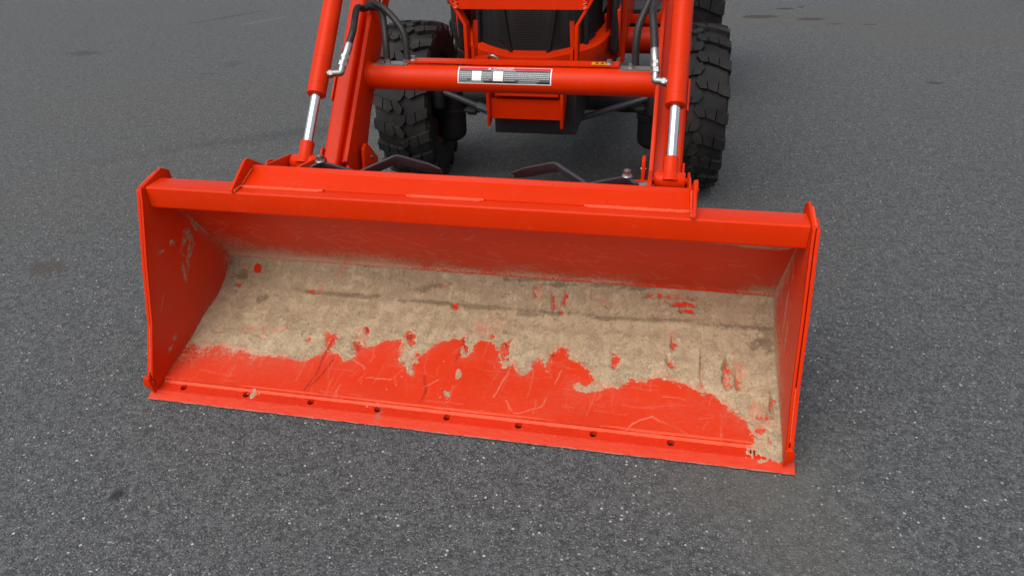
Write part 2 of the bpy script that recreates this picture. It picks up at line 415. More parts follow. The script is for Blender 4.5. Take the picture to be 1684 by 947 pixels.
# ------------------------------------------------------------------ bucket
bucket = empty('loader_bucket', (0, .30, 0), 'wide orange steel loader bucket resting on the asphalt, mud caked inside', 'bucket')
SHELL = [(.066, .033), (.455, .125), (.548, .212), (.300, .537)]
def poly_round(P, radii, n=7):
    out = [np.array(P[0])]
    for i in range(1, len(P) - 1):
        a, b_, c = (np.array(P[k]) for k in (i - 1, i, i + 1)); r = radii[i - 1]
        ua = (a - b_) / np.linalg.norm(a - b_); uc = (c - b_) / np.linalg.norm(c - b_)
        p, q = b_ + ua * r, b_ + uc * r
        for k in range(n + 1):
            t = k / n; out.append((1 - t) ** 2 * p + 2 * t * (1 - t) * b_ + t * t * q)
    out.append(np.array(P[-1])); return np.array(out)
PROF = poly_round(SHELL, [.07, .035])
PL = np.r_[0, np.cumsum(np.hypot(*np.diff(PROF, axis=0).T))]
# arc length of the sharp profile, used for the coordinates of the dirt marks
SL = np.r_[0, np.cumsum(np.hypot(*np.diff(np.array(SHELL), axis=0).T))]
KS = PL[-1] / SL[-1]
def prof(s):
    """profile point and inward normal at (sharp) arc length s; s<0 runs onto the cutting edge"""
    s = np.asarray(s, float); q = np.clip(s, 0, SL[-1]) * KS
    y = np.interp(q, PL, PROF[:, 0]); z = np.interp(q, PL, PROF[:, 1])
    e = .004; q0 = np.clip(q - e, 0, PL[-1]); q1 = np.clip(q + e, 0, PL[-1])
    ty = np.interp(q1, PL, PROF[:, 0]) - np.interp(q0, PL, PROF[:, 0]); tz = np.interp(q1, PL, PROF[:, 1]) - np.interp(q0, PL, PROF[:, 1])
    n = np.hypot(ty, tz); ny, nz = -tz / n, ty / n
    neg = np.minimum(s, 0)
    y = y + neg * .973; z = z + neg * .235 - np.where(s < -.002, .0065, 0)
    return y, z, ny, nz

MUD_EDGE = [(-0.908, 0.124), (-0.896, 0.157), (-0.851, 0.154), (-0.776, 0.161), (-0.71, 0.153), (-0.665, 0.133), (-0.615, 0.137), (-0.555, 0.137), (-0.522, 0.126), (-0.489, 0.13), (-0.467, 0.145), (-0.445, 0.161), (-0.439, 0.224), (-0.439, 0.245), (-0.428, 0.225), (-0.425, 0.166), (-0.392, 0.17), (-0.367, 0.138), (-0.349, 0.145), (-0.338, 0.169), (-0.323, 0.204), (-0.292, 0.216), (-0.273, 0.236), (-0.216, 0.251), (-0.204, 0.219), (-0.195, 0.153), (-0.179, 0.162), (-0.158, 0.126), (-0.139, 0.112), (-0.156, 0.158), (-0.147, 0.201), (-0.135, 0.19), (-0.123, 0.216), (-0.08, 0.268), (-0.032, 0.279), (-0.018, 0.288), (-0.017, 0.21), (-0.005, 0.199), (0.015, 0.214), (0.02, 0.242), (0.022, 0.270), (0.031, 0.282), (0.048, 0.284), (0.072, 0.272), (0.088, 0.262), (0.096, 0.249), (0.127, 0.179), (0.153, 0.199), (0.181, 0.158), (0.202, 0.17), (0.213, 0.216), (0.23, 0.238), (0.251, 0.195), (0.256, 0.249), (0.284, 0.287), (0.302, 0.274), (0.314, 0.239), (0.342, 0.233), (0.372, 0.21), (0.392, 0.185), (0.398, 0.151), (0.373, 0.137), (0.349, 0.147), (0.342, 0.133), (0.375, 0.121), (0.402, 0.127), (0.438, 0.147), (0.466, 0.142), (0.501, 0.178), (0.541, 0.183), (0.58, 0.204), (0.619, 0.194), (0.671, 0.173), (0.709, 0.159), (0.74, 0.15), (0.771, 0.118), (0.801, 0.09), (0.823, 0.063), (0.837, 0.027), (0.839, 0.0), (0.817, -0.007), (0.82, -0.019), (0.844, -0.024), (0.847, -0.044), (0.865, -0.041), (0.874, -0.029), (0.894, -0.041), (0.916, -0.03)]
RED_SPOTS = [(-0.801, 0.487, 0.013, 0.011, 0), (-0.832, 0.216, 0.014, 0.01, 0), (-0.666, 0.212, 0.016, 0.013, -20), (-0.513, 0.217, 0.01, 0.012, 0), (-0.575, 0.421, 0.011, 0.006, 0), (-0.849, 0.421, 0.007, 0.004, 0), (-0.079, 0.41, 0.008, 0.01, 0), (-0.334, 0.279, 0.01, 0.023, 25), (-0.345, 0.204, 0.014, 0.048, 35), (-0.188, 0.265, 0.017, 0.035, 25), (-0.01, 0.253, 0.006, 0.039, 20), (0.238, 0.457, 0.004, 0.04, 10), (0.271, 0.46, 0.004, 0.032, -8), (0.627, 0.48, 0.04, 0.01, 3), (0.599, 0.503, 0.037, 0.004, 3), (0.656, 0.459, 0.016, 0.006, 0), (0.447, 0.248, 0.009, 0.03, 8), (0.607, 0.259, 0.009, 0.019, 10), (0.766, 0.256, 0.008, 0.028, 5), (0.766, 0.208, 0.007, 0.02, 0), (0.798, 0.212, 0.005, 0.02, 0), (0.861, 0.094, 0.014, 0.014, 0), (0.852, 0.049, 0.014, 0.01, 15), (0.884, 0.133, 0.005, 0.025, 0), (0.878, 0.021, 0.008, 0.027, 0), (0.865, -0.03, 0.012, 0.009, 10), (0.268, 0.243, 0.016, 0.015, 0), (0.615, 0.338, 0.006, 0.025, 0), (0.12, 0.244, 0.018, 0.043, 10), (-0.44, 0.2, 0.007, 0.054, 25), (0.699, 0.235, 0.002, 0.040, 0), (0.827, -0.016, 0.0125, 0.013, 0), (0.066, 0.300, 0.006, 0.010, 0), (0.175, 0.478, 0.004, 0.016, 0), (0.406, 0.457, 0.009, 0.006, 0), (0.358, 0.497, 0.004, 0.016, 0)]
MUD_SPOTS = [(-0.002, 0.136, 0.01, 0.025, 20), (-0.026, 0.069, 0.009, 0.022, 30), (-0.059, 0.18, 0.008, 0.005, 0), (-0.223, -0.002, 0.005, 0.004, 0), (-0.16, 0.14, 0.007, 0.028, -20), (-0.600, -0.012, 0.0045, 0.010, 0)]
PINK_SPOTS = [(.045, .33, .045, .055, 0), (-.83, .487, .022, .016, 0), (-.345, .255, .018, .04, 25), (.615, .338, .012, .035, 0), (-.49, .50, .012, .02, 0), (.19, .49, .01, .02, 0), (.63, .50, .05, .02, 0), (-.70, .235, .05, .02, 0), (-.12, .47, .012, .018, 0), (.40, .46, .016, .014, 0), (.85, .08, .03, .06, 0), (-.55, .44, .014, .02, 0), (-.62, .245, .03, .02, 20), (.80, .23, .02, .05, 0)]
SCRATCHES = [[(0.568, 0.059), (0.619, 0.033), (0.673, 0.004)], [(0.568, 0.059), (0.531, 0.033), (0.502, 0.011), (0.499, -0.035)], [(0.299, 0.192), (0.289, 0.146), (0.273, 0.101), (0.26, 0.049)], [(0.26, 0.049), (0.228, 0.03), (0.193, 0.016), (0.177, 0.027), (0.158, 0.062)], [(0.143, 0.172), (0.133, 0.114), (0.117, 0.063)], [(0.749, 0.092), (0.75, 0.047), (0.751, -0.0)], [(-0.343, 0.151), (-0.317, 0.137), (-0.292, 0.116)], [(-0.32, 0.174), (-0.297, 0.164), (-0.277, 0.147)], [(-0.053, 0.113), (-0.073, 0.092), (-0.099, 0.066)], [(-0.275, 0.085), (-0.242, 0.089), (-0.194, 0.093)], [(0.217, 0.181), (0.221, 0.137), (0.219, 0.103)], [(-0.349, 0.028), (-0.343, -0.016)], [(0.069, 0.201), (0.128, 0.184)], [(0.443, 0.099), (0.428, 0.069)], [(0.593, 0.13), (0.659, 0.13)], [(-0.092, 0.028), (0.035, 0.028)], [(-0.342, 0.048), (-0.355, -0.018)], [(0.101, 0.21), (0.096, 0.18), (0.116, 0.171)], [(0.217, -0.005), (0.219, -0.036)], [(0.015, 0.111), (-0.018, 0.06)]]
GOUGES = [[(-0.402, 0.144), (-0.417, 0.09), (-0.432, 0.034)], [(-0.173, 0.215), (-0.167, 0.247)], [(-0.018, 0.278), (-0.022, 0.184)], [(-0.105, 0.118), (-0.083, 0.063), (-0.089, 0.018)], [(0.135, 0.284), (0.13, 0.175)], [(-0.437, 0.234), (-0.436, 0.088), (-0.446, 0.016)]]
DAMP_SPOTS = [(0.868, 0.405, 0.050, 0.034, 0), (.88, .36, .03, .05, 0), (-0.731, 0.38, 0.047, 0.029, 0), (-0.61, 0.419, 0.07, 0.013, 3), (-0.456, 0.416, 0.085, 0.01, 5), (-0.349, 0.419, 0.083, 0.011, 5), (0.865, 0.41, 0.042, 0.024, 0), (0.887, 0.34, 0.02, 0.048, 0), (0.107, 0.319, 0.019, 0.013, 0), (-0.189, 0.465, 0.082, 0.02, 10), (0.414, 0.408, 0.075, 0.009, 5), (0.599, 0.419, 0.109, 0.01, 3), (0.849, 0.335, 0.02, 0.024, 0), (-0.139, 0.417, 0.081, 0.01, 4), (0.184, 0.401, 0.115, 0.014, 5), (-0.834, 0.506, 0.09, 0.011, 5), (-0.845, 0.461, 0.031, 0.043, 0), (-0.849, 0.39, 0.022, 0.04, 0), (0.365, 0.524, 0.225, 0.01, 5), (0.15, 0.526, 0.159, 0.011, 5), (0.518, 0.528, 0.11, 0.014, 5)]
MUD_TOP = SL[2] + .002

def seg_dist(x, s, pl):
    d = np.full(x.shape, 9.0)
    for (x0, s0), (x1, s1) in zip(pl, pl[1:]):
        dx, ds = x1 - x0, s1 - s0; L2 = dx * dx + ds * ds + 1e-12
        t = np.clip(((x - x0) * dx + (s - s0) * ds) / L2, 0, 1)
        d = np.minimum(d, np.hypot(x - x0 - t * dx, s - s0 - t * ds))
    return d
def mud_sdf(x, s):
    poly = MUD_EDGE + [(.96, MUD_TOP), (-.96, MUD_TOP)]
    d = seg_dist(x, s, MUD_EDGE); ins = np.zeros(x.shape, bool); n = len(poly)
    for i in range(n):
        (x0, s0), (x1, s1) = poly[i], poly[(i + 1) % n]
        c = ((s0 > s) != (s1 > s)); ins ^= c & (x < (x1 - x0) * (s - s0) / (s1 - s0 + 1e-12) + x0)
    return np.where(ins, d, -d)
def ell_r(x, s, e):
    cx, cs, rx, rs, an = e; ca, sa = math.cos(R(an)), math.sin(R(an)); dx, ds = x - cx, s - cs
    return np.hypot((dx * ca + ds * sa) / rx / 1.25, (-dx * sa + ds * ca) / rs / 1.25)
def chaikin(l):
    for _ in range(2):
        o = [l[0]]
        for a, b_ in zip(l, l[1:]): o += [(a[0] * .75 + b_[0] * .25, a[1] * .75 + b_[1] * .25), (a[0] * .25 + b_[0] * .75, a[1] * .25 + b_[1] * .75)]
        l = o + [l[-1]]
    return l
def ell_d(x, s, e):
    cx, cs, rx, rs, an = e; ca, sa = math.cos(R(an)), math.sin(R(an)); dx, ds = x - cx, s - cs
    u = (dx * ca + ds * sa) / rx; v = (-dx * sa + ds * ca) / rs
    return (np.hypot(u, v) - 1) * min(rx, rs)

def grid_mesh(name, X, Y, Z, mat, parent, attrs, keep=None, thick=None):
    nx, ny = X.shape
    base = wloc(parent) if parent is not None else Vector((0, 0, 0))
    co = np.stack([X - base.x, Y - base.y, Z - base.z], -1).reshape(-1, 3)
    i = np.arange(nx * ny).reshape(nx, ny)
    q = np.stack([i[:-1, :-1], i[1:, :-1], i[1:, 1:], i[:-1, 1:]], -1).reshape(-1, 4)
    if keep is not None:
        q = q[keep.reshape(-1)[q].any(1)]
        used = np.unique(q); rem = np.full(nx * ny, -1); rem[used] = np.arange(len(used)); q = rem[q]; co = co[used]
        attrs = {k: v.reshape(-1)[used] for k, v in attrs.items()}
    me = bpy.data.meshes.new(name)
    me.vertices.add(len(co)); me.vertices.foreach_set('co', co.astype(np.float32).reshape(-1))
    me.loops.add(q.size); me.loops.foreach_set('vertex_index', q.reshape(-1).astype(np.int32))
    me.polygons.add(len(q)); me.polygons.foreach_set('loop_start', np.arange(0, q.size, 4, dtype=np.int32))
    me.polygons.foreach_set('use_smooth', np.ones(len(q), bool))
    me.update(calc_edges=True); me.validate()
    for k, v in attrs.items():
        a = me.attributes.new(k, 'FLOAT', 'POINT'); a.data.foreach_set('value', np.asarray(v, np.float32).reshape(-1))
    me.materials.append(mat)
    o = bpy.data.objects.new(name, me); COL.objects.link(o)
    if parent is not None: o.parent = parent
    return o

def sstep(a, b_, x):
    t = np.clip((x - a) / (b_ - a), 0, 1); return t * t * (3 - 2 * t)

XI = .902
def build_shell():
    xs = np.linspace(-XI, XI, 520); ss_ = np.linspace(0, SL[-1], 270)
    X, Sg = np.meshgrid(xs, ss_, indexing='ij')
    y, z, ny, nz = prof(Sg)
    # gentle dents in the floor sheet
    dent = .0022 * fbm(X * 5, Sg * 5, 5, 3) * (Sg < .4)
    sdf = mud_sdf(X, Sg)
    # thin film: spills past the mud on the left floor, over the lower back wall, thins towards the lip
    back = sstep(MUD_TOP - .01, MUD_TOP + .01, Sg)
    up_ = np.clip((Sg - MUD_TOP) / .30, 0, 1)
    f_back = back * (1 - up_) ** 2.3 * (.90 - .36 * sstep(-.3, .7, X) + .45 * fbm(X * 7, Sg * 9, 21))
    f_back += back * sstep(.74, .90, X) * .35 * (.6 + fbm(X * 12, Sg * 6, 23))
    f_back += back * sstep(-.70, -.90, X) * .25
    # mark by the upper right corner
    f_back += .9 * sstep(.02, -.005, ell_d(X, Sg, (.80, .865, .085, .022, 0)) + .012 * fbm(X * 40, Sg * 60, 3))
    left = sstep(-.35, -.75, X) * sstep(-.135, -.005, sdf) * (Sg < .4)
    stk = fbm(X * 70, Sg * 5, 35, 4) + .5 * fbm(X * 170, Sg * 12, 37, 3)
    near = sstep(-.075, .0, sdf) * np.clip(.04 + 1.2 * fbm(X * 30, Sg * 14, 35, 4), 0, 1) * .45 + sstep(-.014, .0, sdf) * .30
    f_floor = (Sg < .4) * (.42 * left + near + .10 + .16 * fbm(X * 6, Sg * 12, 33))
    # under-spots within the mud stay fairly clean
    dust = np.clip(np.where(Sg < .5, f_floor, f_back), 0, 1)
    fade = np.clip((Sg < .45) * (.35 + .45 * fbm(X * 3.1, Sg * 9, 41) + .35 * sstep(-.06, 0, sdf) + .3 * sstep(.0, -.9, X)), 0, 1)
    scr = np.zeros_like(X); jx, js = .0075 * fbm(X * 26, Sg * 26, 51, 5), .0075 * fbm(X * 26, Sg * 26, 57, 5)
    for i, l in enumerate(SCRATCHES): scr = np.maximum(scr, sstep(.0028, .0006, seg_dist(X + jx, Sg + js, chaikin(l))) * (.48 if i < 10 else .26) * np.clip(.75 + 1.6 * fbm(X * 17, Sg * 17, 63), .12, 1))
    rr = random.Random(11)
    for i in range(130):
        x0, s0 = rr.uniform(-.86, .86), rr.uniform(.0, .22); a = rr.choice([90, 84, 97, 70, 110, 2, -3, 175]) + rr.uniform(-8, 8); L = rr.uniform(.02, .11)
        scr = np.maximum(scr, rr.uniform(.04, .17) * sstep(.0030, .0008, seg_dist(X + jx, Sg + js, [(x0, s0), (x0 + L * math.cos(R(a)), s0 + L * math.sin(R(a)))])))
    rb = random.Random(77)
    for i in range(420):
        x0 = XI - 1.8 * rb.random() ** .62; s0 = MUD_TOP + .01 + .26 * rb.random() ** 1.7; a = rb.choice([-24, -12, 14, -35, 5, 40, -60]) + rb.uniform(-14, 14); L = rb.uniform(.012, .060)
        m_ = (np.abs(X - x0) < .08) & (np.abs(Sg - s0) < .08)
        d_ = seg_dist(X[m_] + jx[m_] * 1.2, Sg[m_] + js[m_] * 1.2, [(x0, s0), (x0 + L * math.cos(R(a)), s0 + L * math.sin(R(a)))])
        scr[m_] = np.maximum(scr[m_], rb.uniform(.08, .34) * sstep(.0036, .0004, d_))
    gou = np.zeros_like(X)
    for l in GOUGES: gou = np.maximum(gou, .75 * sstep(.0060, .0015, seg_dist(X + jx, Sg + js, l)))
    for e in RED_SPOTS[7:11] + [(.268, .243, .012, .012, 0), (.12, .262, .012, .022, 10), (.447, .26, .006, .018, 8), (.607, .268, .006, .012, 0), (.766, .27, .005, .014, 0)]:
        gou = np.maximum(gou, .8 * sstep(.004, -.004, ell_d(X, Sg, (e[0] - .004, e[1] + .004, e[2] * .6, e[3] * .6, e[4])) + .006 * fbm(X * 70, Sg * 70, 61)))
    o = grid_mesh('bucket_shell', X, y + ny * dent, z + nz * dent, M['shell'], bucket, dict(dust=dust, fade=fade, scratch=scr, gouge=gou, patch=0 * X))
    # outer skin
    bm = B(); pr = PROF; n = len(pr); t = np.gradient(pr, axis=0); t /= np.linalg.norm(t, axis=1)[:, None]
    outp = pr + np.stack([t[:, 1], -t[:, 0]], 1) * .007
    for x0 in (0,):
        a = [bm.verts.new((-XI, *p)) for p in outp]; b_ = [bm.verts.new((XI, *p)) for p in outp]
        c = [bm.verts.new((-XI, *p)) for p in pr]; d = [bm.verts.new((XI, *p)) for p in pr]
        for i in range(n - 1): bm.faces.new([a[i], b_[i], b_[i + 1], a[i + 1]])
        bm.faces.new([a[0], c[0], d[0], b_[0]]); bm.faces.new([a[-1], b_[-1], d[-1], c[-1]])
    obj('outer_skin', bm, M['paint'], o, smooth=50)
    return o
shell = build_shell()

def build_mud():
    xs = np.linspace(-XI - .0015, XI + .0015, 860); ss_ = np.linspace(-.052, MUD_TOP + .012, 280)
    X, Sg = np.meshgrid(xs, ss_, indexing='ij')
    w1 = fbm(X * 28, Sg * 22, 101, 4); w2 = fbm(X * 90, Sg * 90, 107, 3); w3 = fbm(X * 45, Sg * 30, 113, 3)
    stk = fbm(X * 62, Sg * 5, 117, 4) + .6 * fbm(X * 150, Sg * 11, 119, 3)
    sdf = mud_sdf(X + .0045 * w2, Sg) + .0080 * w1 + .0085 * w2 + .0065 * fbm(X * 180, Sg * 180, 121, 3) + .0050 * (stk - .05) * sstep(-.62, -.42, X) * sstep(.80, .60, X)
    sdf0 = sdf.copy()
    # flat straight end along the fold at the foot of the back wall
    sdf = np.minimum(sdf, MUD_TOP + .004 - Sg + .0015 * w1)
    for e in RED_SPOTS:
        k = ell_d(X + .006 * w2 + .004 * w3, Sg + .006 * w1, e) + .0075 * w1 + .0065 * w2 + min(e[2], e[3]) * (.12 + .75 * w3 + .35 * w2)
        sdf = np.minimum(sdf, k)
    for e in MUD_SPOTS: sdf = np.maximum(sdf, -(ell_d(X + .006 * w2, Sg + .008 * w1, e) + .010 * w1 + .008 * w2 + .006 * w3))
    crumbs = vnoise(X * 170, Sg * 170, 131) - 1.02 + .13 * sstep(-.03, .0, sdf)
    sdf = np.maximum(sdf, crumbs * .02)
    inner = mud_sdf(X, Sg)
    dep = np.clip(inner, 0, .2)
    thick = .0022 + .0040 * sstep(.0, .16, dep) * (.7 + .5 * fbm(X * 4, Sg * 6, 141, 3))
    thick += sstep(.35, .88, X) * (.004 + .006 * sstep(.05, .30, Sg) * sstep(.53, .44, Sg))
    thick += .006 * sstep(.04, .0, XI - np.abs(X)) * sstep(.02, .10, dep)
    thick += .0045 * np.exp(-((Sg - .41) / .018) ** 2) * (.6 + .8 * fbm(X * 9, Sg * 3, 151))
    thick *= 1 - .75 * sstep(MUD_TOP - .05, MUD_TOP, Sg)
    thick *= (.12 + .88 * sstep(0, .032, sdf0)) * (.50 + .50 * sstep(0, .007, sdf))
    lump = .0014 * fbm(X * 60, Sg * 60, 161, 4) + .0024 * fbm(X * 14, Sg * 14, 171, 4) + .0006 * fbm(X * 75 + Sg * 9, Sg * 5, 181, 3) * sstep(-.1, .3, X) * sstep(.40, .33, Sg)
    h = np.where(sdf > 0, np.minimum(1, sdf / .006) ** .6, 0)
    hh = np.where(sdf > 0, (.0008 + thick + lump * (.25 + .75 * sstep(0, .02, sdf))) * h + .0003, sdf * .5)
    hh = np.where(sdf > 0, np.maximum(hh, .0006), np.maximum(hh, -.004))
    damp = np.zeros_like(X)
    for e in DAMP_SPOTS: damp = np.maximum(damp, np.clip(.95 - ell_r(X, Sg, e) + .9 * w1 + .4 * w2, 0, .95))
    crease = Sg - .413 - .004 * fbm(X * 11, X * 0, 201, 3) - .0035 * w2
    damp = np.maximum(damp, np.clip(1.05 * np.exp(-np.abs(crease / .012) ** 1.7) * (.62 + .75 * fbm(X * 6, Sg * 0, 203, 3)), 0, .85) * sstep(-.74, -.66, X))
    damp = np.maximum(damp, .50 * sstep(.014, .0, MUD_TOP - Sg) * np.clip(.7 + 1.2 * fbm(X * 5, Sg * 0, 207, 3), 0, 1))
    damp = np.maximum(damp, .55 * sstep(.10, .02, XI + X) * sstep(.34, .44, Sg))
    # chunky crumbs in the two damp heaps
    for e in ((.865, .41, .040, .022, 0), (-.731, .38, .045, .026, 0)):
        k = sstep(.01, -.01, ell_d(X, Sg, e)); hh = hh + k * .007 * np.abs(fbm(X * 75, Sg * 75, 191, 3))
    edge = sstep(.035, .0, inner)
    for e in PINK_SPOTS: edge = np.maximum(edge, np.clip(1.5 - ell_r(X, Sg, e) + .5 * w1, 0, 1.25))
    y, z, ny, nz = prof(Sg)
    o = grid_mesh('dried_mud', X, y + ny * hh, z + nz * hh, M['mud'], None, dict(damp=damp, edge=np.maximum(edge, .9 * sstep(.009, .0, sdf)), ramp=sstep(.405, .42, Sg)), keep=hh > -.0002)
    o['kind'] = 'stuff'; o['label'] = 'pale tan dried mud caked over the floor of the orange bucket'; o['category'] = 'mud'
build_mud()

# side plates: inner plate with a worn inner face, outer wear strip, foot
FRONT = [(.030, .028), (.030, .075), (.090, .215), (.143, .395), (.198, .560), (.207, .598)]
def side(sg):
    lab = 'left side plate with mud splashes' if sg < 0 else 'right side plate with a film of dust'
    outer = [(.030, .012), (.030, .075), (.090, .215), (.143, .395), (.198, .560), (.207, .598), (.313, .622), (.345, .603), (.352, .548), (.592, .230), (.585, .195), (.470, .108)]
    bm = B(); prism(bm, outer, 'x', sg * .9035, sg * .911)
    sp_ = obj('side_plate', bm, M['paint'], bucket, bevel=.0015, label=lab)
    # worn inner face
    nu, nv = 190, 150
    fr = np.array(FRONT); fl = np.r_[0, np.cumsum(np.hypot(*np.diff(fr, axis=0).T))]; fl /= fl[-1]
    u = np.linspace(0, 1, nu); v = np.linspace(.006, 1, nv)
    fy, fz = np.interp(u, fl, fr[:, 0]), np.interp(u, fl, fr[:, 1])
    by, bz, _, _ = prof(u ** .85 * SL[-1])
    U, V = np.meshgrid(u, v, indexing='ij')
    Yg = fy[:, None] * (1 - V) + by[:, None] * V; Zg = fz[:, None] * (1 - V) + bz[:, None] * V
    floor_d = np.minimum(np.abs(1 - V) * .35 + 0 * U, 1)
    base = .62 * np.exp(-floor_d / .055) + .30 * np.exp(-floor_d / .16) * (.8 + fbm(Yg * 9, Zg * 9, 71))
    dust = base * (.85 if sg < 0 else 1.15) + .04 + .25 * fbm(Yg * 6, Zg * 4, 73 + int(sg))
    if sg > 0: dust += .25 * sstep(.25, .1, Zg) + .12
    dust = np.clip(dust, 0, 1) * sstep(.0, .12, V)
    mudm = np.zeros_like(U)
    if sg < 0:
        w1 = fbm(Yg * 45, Zg * 45, 81); w2 = fbm(Yg * 130, Zg * 130, 83)
        for e in ((.392, .400, .009, .026, 25), (.345, .395, .018, .014, 0), (.352, .380, .010, .020, 30), (.318, .375, .010, .010, 0), (.335, .335, .011, .028, -20), (.312, .310, .008, .02, -20), (.268, .398, .012, .007, 0), (.282, .285, .006, .025, -10), (.30, .345, .005, .012, 0), (.216, .395, .010, .004, 0), (.16, .12, .010, .012, 0), (.135, .10, .01, .006, 0), (.36, .345, .008, .006, 0), (.44, .39, .006, .006, 0)):
            mudm = np.maximum(mudm, sstep(.004, -.003, ell_d(Yg, Zg, e) + .010 * w1 + .007 * w2))
    else:
        w1 = fbm(Yg * 50, Zg * 16, 85)
        for e in ((.345, .44, .010, .04, -30), (.33, .30, .008, .05, -10), (.26, .25, .007, .05, -10), (.20, .20, .007, .04, -10), (.38, .38, .01, .03, -20)):
            mudm = np.maximum(mudm, .7 * sstep(.006, -.004, ell_d(Yg, Zg, e) + .018 * w1))
    scr = np.maximum(0 * U, .35 * sstep(.0025, .001, seg_dist(Yg, Zg, [(.14, .235), (.175, .275)])))
    o = grid_mesh('inner_face', np.full(U.shape, sg * .9025) - sg * .0011 * mudm, Yg, Zg, M['shell'], sp_, dict(dust=dust, fade=0 * U, scratch=scr, gouge=0 * U, patch=mudm))
    if sg > 0: o.data.flip_normals()
    # wear strip on the outside of the leading edge
    bm = B()
    stp = [(.016, .050), (.037, .085), (.094, .218), (.147, .398), (.202, .562), (.210, .592), (.262, .604), (.250, .560), (.195, .395), (.142, .210), (.085, .075), (.060, .045)]
    prism(bm, stp, 'x', sg * .914, sg * .9235)
    obj('wear_strip', bm, M['paint'], bucket, bevel=.002)
    # folded foot plate at the lower corner
    bm = B()
    P8 = [(.9015, .014, .016), (.9255, .004, .058), (.9165, .007, .080), (.9015, .005, .074)]
    q = [(sg * a, b_, c) for a, b_, c in P8] + [(sg * a, b_ + .012, c + .003) for a, b_, c in P8]
    hexa(bm, q); bmesh.ops.recalc_face_normals(bm, faces=bm.faces)
    obj('corner_foot', bm, M['paint'], bucket, bevel=.0015)
    weld('weld_bead', (sg * .9125, .036, .080), (sg * .9125, .090, .212), .0025, bucket)
    weld('weld_bead', (sg * .9125, .212, .599), (sg * .9125, .296, .6145), .004, bucket)
side(-1); side(1)

def cutting_edge():
    bm = B(); x0, x1 = -.922, .932
    holes = [(-4 + i) * .2067 for i in range(9)]; hy0, hy1, hr = .0345, .0685, .0105
    def top(y): return np.interp(y, [0, .034, .0695], [.007, .0185, .0262])
    def col(xa, xb, ya, yb):
        bm.faces.new([bm.verts.new((xa, ya, top(ya))), bm.verts.new((xb, ya, top(ya))), bm.verts.new((xb, yb, top(yb))), bm.verts.new((xa, yb, top(yb)))])
    rr = random.Random(5)
    xs = np.linspace(x0, x1, 90); wob = [rr.uniform(-.0012, .0012) for _ in xs]; wob2 = [rr.uniform(-.0010, .0010) for _ in xs]
    for i in range(len(xs) - 1):           # front bevel with a slightly worn lip
        a, b_ = xs[i], xs[i + 1]
        pts = [(a, wob[i], .0065), (b_, wob[i + 1], .0065), (b_, .034 + wob2[i + 1], .0185), (a, .034 + wob2[i], .0185)]
        bm.faces.new([bm.verts.new(p) for p in pts])
        bm.faces.new([bm.verts.new(p) for p in ((a, wob[i] + .001, .0042), (b_, wob[i + 1] + .001, .0042), (b_, wob[i + 1], .0065), (a, wob[i], .0065))])
        bm.faces.new([bm.verts.new(p) for p in ((a, .034 + wob2[i], .0185), (b_, .034 + wob2[i + 1], .0185), (b_, .0362, .0189), (a, .0362, .0189))])
    ya, yb = .0362, .0695
    edges = [x0]
    for h in holes: edges += [h - .016, h + .016]
    edges.append(x1)
    for i in range(0, len(edges), 2): col(edges[i], edges[i + 1], ya, yb)
    for h in holes:                        # plate around each square-shouldered bolt hole
        cy_ = .0500; N = 16
        ring = [(h + hr * math.cos(2 * math.pi * (k + .5) / N), cy_ + hr * math.sin(2 * math.pi * (k + .5) / N)) for k in range(N)]
        def outp(px, py):
            dx, dy = px - h, py - cy_; t = min(.016 / abs(dx) if dx else 9, (yb - cy_ if dy > 0 else cy_ - ya) / abs(dy) if dy else 9)
            return (h + dx * t, cy_ + dy * t)
        outr = [outp(*p) for p in ring]
        corners = [(h + .016, yb), (h - .016, yb), (h - .016, ya), (h + .016, ya)]
        vr = [bm.verts.new((*p, top(p[1]))) for p in ring]; vo = [bm.verts.new((*p, top(p[1]))) for p in outr]
        vb = [bm.verts.new((p[0], p[1], top(p[1]) - .014)) for p in ring]
        for k in range(N):
            j = (k + 1) % N; bm.faces.new([vr[k], vo[k], vo[j], vr[j]]); bm.faces.new([vr[k], vr[j], vb[j], vb[k]])
            pa, pb = outr[k], outr[j]
            if abs(pa[0] - pb[0]) > 1e-6 and abs(pa[1] - pb[1]) > 1e-6:
                c = min(corners, key=lambda q: (q[0] - (pa[0] + pb[0]) / 2) ** 2 + (q[1] - (pa[1] + pb[1]) / 2) ** 2)
                bm.faces.new([vo[k], bm.verts.new((*c, top(c[1]))), vo[j]])
    # ends, back and underside
    for x in (x0, x1):
        bm.faces.new([bm.verts.new(p) for p in ((x, .001, .0042), (x, .0, .0065), (x, .034, .0185), (x, .0695, .0262), (x, .0695, .008), (x, .03, .0042))])
    bm.faces.new([bm.verts.new(p) for p in ((x0, .0695, .0262), (x1, .0695, .0262), (x1, .0695, .008), (x0, .0695, .008))])
    bmesh.ops.remove_doubles(bm, verts=bm.verts, dist=1e-5); bmesh.ops.recalc_face_normals(bm, faces=bm.faces)
    for f in bm.faces:
        if f.normal.z < -.2: f.normal_flip()
    nm = mat_edge(); obj('cutting_edge', bm, nm, bucket, smooth=20)
    bm = B(); rr = random.Random(8); n = 150; rows = []
    for i in range(n + 1):
        x = -.9005 + 1.801 * i / n; j = rr.uniform(-.0012, .0012)
        rows.append([bm.verts.new(p) for p in ((x, .0600 + j, .0242), (x, .0640 + j, .0282), (x, .0710 + j * .4, .0352), (x, .0760, .0361))])
    for a, b_ in zip(rows, rows[1:]):
        for k in range(3): bm.faces.new([a[k], b_[k], b_[k + 1], a[k + 1]])
    bmesh.ops.recalc_face_normals(bm, faces=bm.faces)
    for f in bm.faces:
        if f.normal.z < 0: f.normal_flip()
    obj('step_weld', bm, M['weld'], bucket, smooth=60)

